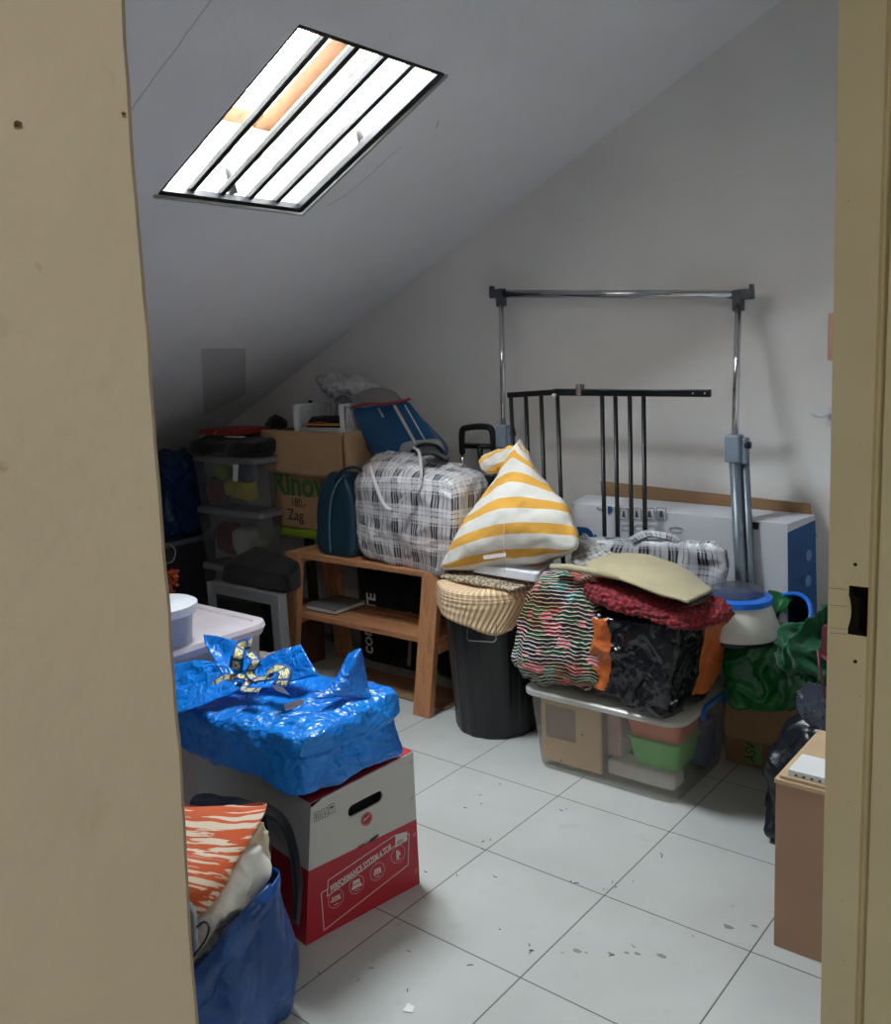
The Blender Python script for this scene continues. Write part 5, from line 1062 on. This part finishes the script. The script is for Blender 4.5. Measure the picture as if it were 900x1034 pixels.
# ------------------------------------------------------------------ suitcase with telescopic handle
su = thing('trolley_suitcase', 'black trolley suitcase with raised handle behind the plaid bag', 'suitcase', (-2.48, 3.07, 0))
soft('case_body', [V(-2.62, 3.01, .01), V(-2.30, 3.01, .01), V(-2.30, 3.17, .01), V(-2.62, 3.17, .01), V(-2.62, 3.01, .92), V(-2.30, 3.01, .92), V(-2.30, 3.17, .92), V(-2.62, 3.17, .92)], mBlackCl, su, n=14, k=12)
hL, hR, hT = W(467, 458, y=3.08), W(499, 458, y=3.08), W(483, 432, y=3.08)
tube('grip', [V(hL.x, 3.08, hL.z), V(hL.x+.004, 3.08, hT.z-.02), V(hL.x+.035, 3.08, hT.z), V(hR.x-.035, 3.08, hT.z+.005), V(hR.x-.004, 3.08, hT.z-.02), V(hR.x, 3.08, hR.z)], .014, mBlackPl, su, 12, smooth=40)
tube('grip_cross', [W(470, 450, y=3.08), W(498, 451, y=3.08)], .012, mBlackPl, su, 10)
tube('grip_stem', [W(485, 450, y=3.08), W(486, 470, y=3.08)], .013, mBlackPl, su, 10)
for h_ in (hL, hR): tube('telescopic_tube', [V(h_.x, 3.08, h_.z+.01), V(h_.x, 3.08, .90)], .008, mChrome, su, 10)

# ------------------------------------------------------------------ right corner: box, green bag, feeder, towel, dark bag
cb2 = thing('cardboard_box', 'brown cardboard box with a strip of green tape behind the milky tub', 'box', (-1.02, 3.0, 0))
m_c = mat('corner_card', (158, 122, 88), .85)
boxes('box_body', [((-1.165, 2.89, 0), (-.94, 2.95, .235))], m_c, cb2, .002)
fl_ = [W(728, 706, y=2.888), W(786, 716, y=2.888), W(781, 756, y=2.885), W(728, 742, y=2.885)]
poly('front_flap', [V(-1.165, 2.888, .235), V(-.94, 2.888, .235), V(-.94, 2.88, .10), V(-1.165, 2.88, .10)][::-1], mat('flap_card', (176, 138, 100), .85), cb2, (0, -1, 0), .004)
gtp = poly('green_tape', [W(x, y, y=2.889) for x, y in ((754, 750), (770, 753), (770, 773), (754, 769))], mat('tape_green', (132, 160, 100), .5), cb2, (0, -1, 0), .001, label='pale green tape strip')
text('tape_lettering', 'ASV', W(763, 770, y=2.887), (0, 0, 1), (-1, 0, 0), .05, mGreenInk, gtp, sx=.8)
mGreenF = crinkle('green_film', (18, 112, 44), .3, 10, .5, (10, 84, 34))
gb = thing('green_bag', 'glossy green plastic bag on the cardboard box under the white feeder', 'bag', (-1.0, 2.9, .24))
soft('bag_body', [V(-1.13, 2.79, .237), V(-.93, 2.79, .237), V(-.90, 2.95, .24), V(-1.12, 2.94, .24), V(-1.13, 2.78, .495), V(-.93, 2.78, .49), V(-.90, 2.95, .54), V(-1.11, 2.94, .50)], mGreenF, gb, n=34, k=6, noise_=[('f', .02, 7), ('c', .012, 8)], seed=14)
patch('bag_flap', [[W(776, 596, y=2.98), W(790, 599, y=3.0), W(802, 606, y=3.0)], [W(774, 610, y=2.93), W(786, 612, y=2.95), W(798, 608, y=2.96)], [W(776, 625, y=2.92), W(786, 620, y=2.92), W(794, 612, y=2.92)]], mGreenF, gb, 18, 14, .003, [('f', .008, 14)], 3)
cf_ = thing('pet_feeder', 'white dome shaped container with a bright blue rim and clear lid', 'container', (-1.09, 2.81, .5))
fx_, fy_ = -1.085, 2.80
loft('base_ring', [(fx_, fy_, .492, .120, .120, .12), (fx_, fy_, .512, .128, .128, .13)], mBlackPl, cf_, n=12, top=True)
loft('dome', [(fx_, fy_, .508, .129, .129, .13), (fx_, fy_, .535, .129, .129, .13), (fx_, fy_, .58, .112, .112, .112), (fx_, fy_, .615, .097, .097, .1)], mat('cream_white', (216, 214, 204), .35, bst=.02), cf_, n=14, top=True)
mBr = mat('bright_blue', (24, 108, 214), .35, bst=0)
loft('blue_rim', [(fx_, fy_, .612, .094, .094, .1), (fx_, fy_, .616, .106, .106, .105), (fx_, fy_, .634, .104, .104, .1), (fx_, fy_, .640, .09, .09, .09)], mBr, cf_, n=14, top=True, label='bright blue rim')
loft('clear_lid', [(fx_-.01, fy_, .640, .088, .088, .09), (fx_-.01, fy_, .662, .080, .080, .08), (fx_-.01, fy_, .672, .05, .05, .05)], clearp('smoky_clear', (120, 122, 126), .5, .15), cf_, n=12, top=True)
# tilted dark bucket with blue rim
lb_ = thing('laundry_bucket', 'dark bucket with a bright blue rim tipped behind the white feeder', 'bucket', (-.93, 2.95, .3))
cB = W(788, 630, y=2.92); ax = (rt*-.8+up*.5-fw*.38).normalized(); e1 = ax.orthogonal().normalized(); e2 = ax.cross(e1)
def tring(c, r, n_=36): return [c+e1*math.cos(2*math.pi*i/n_)*r+e2*math.sin(2*math.pi*i/n_)*r*.9 for i in range(n_)]
rr_ = [tring(cB-ax*.10, .085), tring(cB, .118)]
mesh('bucket_body', rr_[0]+rr_[1], [(i, (i+1) % 36, 36+(i+1) % 36, 36+i) for i in range(36)]+[tuple(range(36))[::-1]], mat('dark_blue_bucket', (24, 38, 62), .5), lb_, smooth=True)
tube('bucket_rim', tring(cB, .12)+tring(cB, .12)[:1], .007, mBr, lb_, 8, label='bright blue rim')
soft('grey_cloth', [cB+V(*d) for d in ((-.07, -.06, -.06), (.05, -.06, -.06), (.05, .05, -.06), (-.07, .05, -.06), (-.06, -.05, .0), (.04, -.05, .0), (.04, .05, .0), (-.06, .05, .0))], fabric('greyish_cloth', (92, 98, 108)), lb_, n=16, k=3, noise_=[('f', .02, 10)])
mGreenT = fabric('green_towelling', (12, 74, 42))
gt2 = soft('green_towel', [W(775, 668, y=2.52), W(842, 712, y=2.42), V(-.60, 2.75, .40), V(-.86, 2.80, .36), W(788, 632, y=2.56), W(836, 600, y=2.60), V(-.56, 2.8, .70), V(-.80, 2.82, .58)], mGreenT, n=64, k=3.6, noise_=[('f', .04, 6), ('c', .034, 10, (1, 1, .7)), ('c', .012, 22)], seed=17)
tag(gt2, 'crumpled dark green towel heaped on the dark bag by the door frame', 'towel')
dbg = thing('dark_bag', 'dark navy plastic bag on the floor under the green towel', 'bag', (-.75, 2.55, 0))
soft('bag_body', [V(-.885, 2.42, 0), V(-.52, 2.36, 0), V(-.45, 2.85, 0), V(-.86, 2.82, 0), V(-.84, 2.46, .38), V(-.55, 2.40, .36), V(-.48, 2.82, .36), V(-.84, 2.8, .36)], crinkle('dark_navy_film', (22, 28, 38), .35, 10, .6, (14, 16, 22)), dbg, n=34, k=5, noise_=[('f', .035, 6), ('c', .02, 8)], seed=2)
patch('plaid_panel', [[W(803, 698, y=2.44), W(820, 690, y=2.42), W(840, 698, y=2.38)], [W(806, 716, y=2.43), W(824, 714, y=2.41), W(842, 720, y=2.36)], [W(822, 736, y=2.44), W(832, 738, y=2.41), W(842, 742, y=2.37)]], crinkle('grey_film', (62, 66, 80), .3, 16, .7), dbg, 24, 20, .003, [('f', .012, 14)], 6)
mb = thing('maroon_box', 'maroon box at the door frame beside the green towel', 'box', (-.6, 2.3, .45))
pm = [W(826, 670, y=2.38), W(836, 696, y=2.33)]
c8 = [W(828, 662, y=2.38), W(880, 700, y=2.20), W(890, 690, y=2.30), W(840, 655, y=2.48), W(830, 632, y=2.40), W(880, 640, y=2.22), W(890, 635, y=2.32), W(842, 625, y=2.50)]
boxes('box_body', [c8], mat('maroon_card', (74, 16, 28), .6), mb, .003)
poly('box_trim', [c8[0], c8[1], c8[1]+V(0, 0, .01), c8[0]+V(0, 0, .01)], mat('pink_trim', (150, 70, 80), .5), mb, (0, -1, 0), .002)
tube('corner_piping', [W(826, 656, y=2.37), W(829, 680, y=2.35), W(834, 706, y=2.33)], .004, mat('maroon_strap', (92, 30, 40), .5), mb, 8)
rbx = thing('cardboard_box', 'tall plain cardboard box standing beside the door frame', 'box', (-.53, 2.16, 0))
m_tall = mat('plain_brown_card', (168, 134, 108), .8, var=.05, vs=3)
boxes('box_body', [((-.68, 1.99, 0), (-.375, 2.32, .425))], m_tall, rbx, .002)
boxes('box_lid', [((-.683, 1.987, .425), (-.373, 2.322, .437))], mCardEdge, rbx, .002)
fbx = thing('flat_carton', 'white labelled corrugated flat on top of the tall cardboard box', 'carton', (-.55, 2.05, .438))
boxes('board', [((-.672, 1.992, .438), (-.38, 2.09, .446))], mCardEdge, fbx, .001); boxes('board', [((-.655, 2.0, .4465), (-.38, 2.10, .462))], mWhite, fbx, .001)
for k_ in range(14): box('corrugation', (-.64+k_*.018, 1.9985, .4495), (-.634+k_*.018, 2.0005, .4535), mInk, fbx, 0)
for k_, w_ in enumerate((2, 1, 3, 1, 2, 1, 2)): poly('barcode_line', [(-.56+k_*.007, 2.03, .4625), (-.56+k_*.007+.0013*w_, 2.03, .4625), (-.56+k_*.007+.0013*w_, 2.06, .4625), (-.56+k_*.007, 2.06, .4625)], mGreyPl, fbx, (0, 0, 1), .0003)

# small fittings on the back wall next to the frame
o = box('wall_plate', (-.938, BW-.012, 1.385), (-.86, BW, 1.54), mat('peach_plate', (214, 176, 152), .5)); tag(o, 'peach wall plate on the back wall half hidden by the door frame', 'switch')
hk = thing('coat_hook', 'small white hook on the back wall beside the door frame', 'hook', (-.93, BW-.02, 1.2))
box('hook_plate', (-.935, BW-.008, 1.185), (-.90, BW, 1.23), mWhitePl, hk, .002)
tube('hook_arm', [V(-.925, BW-.01, 1.205), V(-.945, BW-.03, 1.198), V(-.965, BW-.04, 1.202), V(-.975, BW-.042, 1.21)], .006, mWhitePl, hk, 8, smooth=14)

# ------------------------------------------------------------------ litter on the floor
random.seed(3); vs, fs = [], []
spots = [(375, 978), (362, 990), (413, 961), (475, 975), (505, 938), (537, 960), (536, 962), (470, 816), (485, 803), (488, 850), (496, 848), (535, 954), (572, 817), (582, 892), (619, 891), (622, 896), (669, 865), (567, 818), (577, 890), (500, 885), (462, 884), (610, 898), (640, 955), (700, 945), (618, 965), (488, 858), (412, 1000), (430, 880), (505, 792), (486, 812), (640, 890), (668, 862), (322, 982)]
for px, py in spots:
    c = W(px, py, z=.0006); a = random.random()*3.1; l = random.uniform(.003, .008); w_ = random.uniform(.0004, .001)
    n0 = len(vs); d = V(math.cos(a), math.sin(a), 0)*l; e = V(-math.sin(a), math.cos(a), 0)*w_; k_ = V(-math.sin(a), math.cos(a), 0)*l*.4
    for z in (0, .0012): vs += [c-d-e+V(0, 0, z), c+k_-e+V(0, 0, z), c+d-e+V(0, 0, z), c+d+e+V(0, 0, z), c+k_+e+V(0, 0, z), c-d+e+V(0, 0, z)]
    fs += [tuple(n0+i for i in range(5, -1, -1)), tuple(n0+6+i for i in range(6))]+[(n0+i, n0+(i+1) % 6, n0+6+(i+1) % 6, n0+6+i) for i in range(6)]
o = mesh('floor_litter', vs, fs, mat('litter_dark', (70, 66, 60), .9, bst=0)); o['kind'] = 'stuff'; tag(o, 'tiny dark threads and crumbs scattered over the white tiles', 'litter')
vs, fs = [], []
for px, py, r in ((583, 960, .012), (592, 962, .005), (617, 963, .008), (633, 962, .007), (644, 963, .009), (668, 965, .013), (736, 936, .014), (762, 935, .009), (568, 962, .004), (740, 915, .004), (413, 1020, .006)):
    c = W(px, py, z=.0005); n0 = len(vs)
    for i in range(10): a = i*.628; q_ = r*(1+.5*noise.noise(V(a, px, py))); vs.append(c+V(math.cos(a)*q_, math.sin(a)*q_*.55, 0))
    fs.append(tuple(range(n0, n0+10)))
o = mesh('floor_smudges', vs, fs, mat('smudge_grey', (138, 134, 124), .7, bst=0)); o['kind'] = 'stuff'; tag(o, 'small grey smudges of dried dirt on the tiles in front', 'dirt')
o = poly('paper_scrap', [W(x, y, z=.001) for x, y in ((407, 1021), (412, 1013), (419, 1017), (417, 1023), (410, 1022))], mWhite, None, (0, 0, 1), .001); tag(o, 'torn white paper scrap on the tiles at the bottom', 'paper')

# ------------------------------------------------------------------ light
sc = bpy.context.scene
w = bpy.data.worlds.new('sky'); sc.world = w; w.use_nodes = True; bg = w.node_tree.nodes['Background']
bg.inputs[0].default_value = (.86, .94, 1, 1); bg.inputs[1].default_value = 102
pl = bpy.data.lights.new('skylight_portal', 'AREA'); pl.shape = 'RECTANGLE'; pl.size = (SX1-SX0)*1.097; pl.size_y = SY1-SY0
pl.cycles.is_portal = True
po = bpy.data.objects.new('skylight_portal', pl); C.objects.link(po)
cc = S((SX0+SX1)/2, (SY0+SY1)/2, .425); zx = sdir; zn = nrm; zy = zn.cross(zx)
po.matrix_world = Matrix(((zx.x, zy.x, zn.x, cc.x), (zx.y, zy.y, zn.y, cc.y), (zx.z, zy.z, zn.z, cc.z), (0, 0, 0, 1)))
sc.view_settings.view_transform = 'Standard'; sc.view_settings.look = 'None'; sc.view_settings.gamma = 1; sc.view_settings.use_curve_mapping = False
sc.view_settings.exposure = 0
sc.cycles.use_denoising = True; sc.cycles.max_bounces = 12; sc.cycles.diffuse_bounces = 8; sc.cycles.transparent_max_bounces = 24
sc.cycles.sample_clamp_indirect = 8

# lettering becomes plain mesh
bpy.context.view_layer.update(); dg = bpy.context.evaluated_depsgraph_get()
for o in [o for o in bpy.data.objects if o.type == 'FONT']:
    nm, m_, p_, mt, lb = o.name, o.data.materials[0], o.parent, o.matrix_local.copy(), o.get('label')
    me = bpy.data.meshes.new_from_object(o.evaluated_get(dg)); me.materials.clear(); me.materials.append(m_); me.polygons.foreach_set('material_index', [0]*len(me.polygons))
    bpy.data.objects.remove(o)
    q = bpy.data.objects.new(nm, me); C.objects.link(q); q.parent = p_; q.matrix_local = mt
    if lb: q['label'] = lb
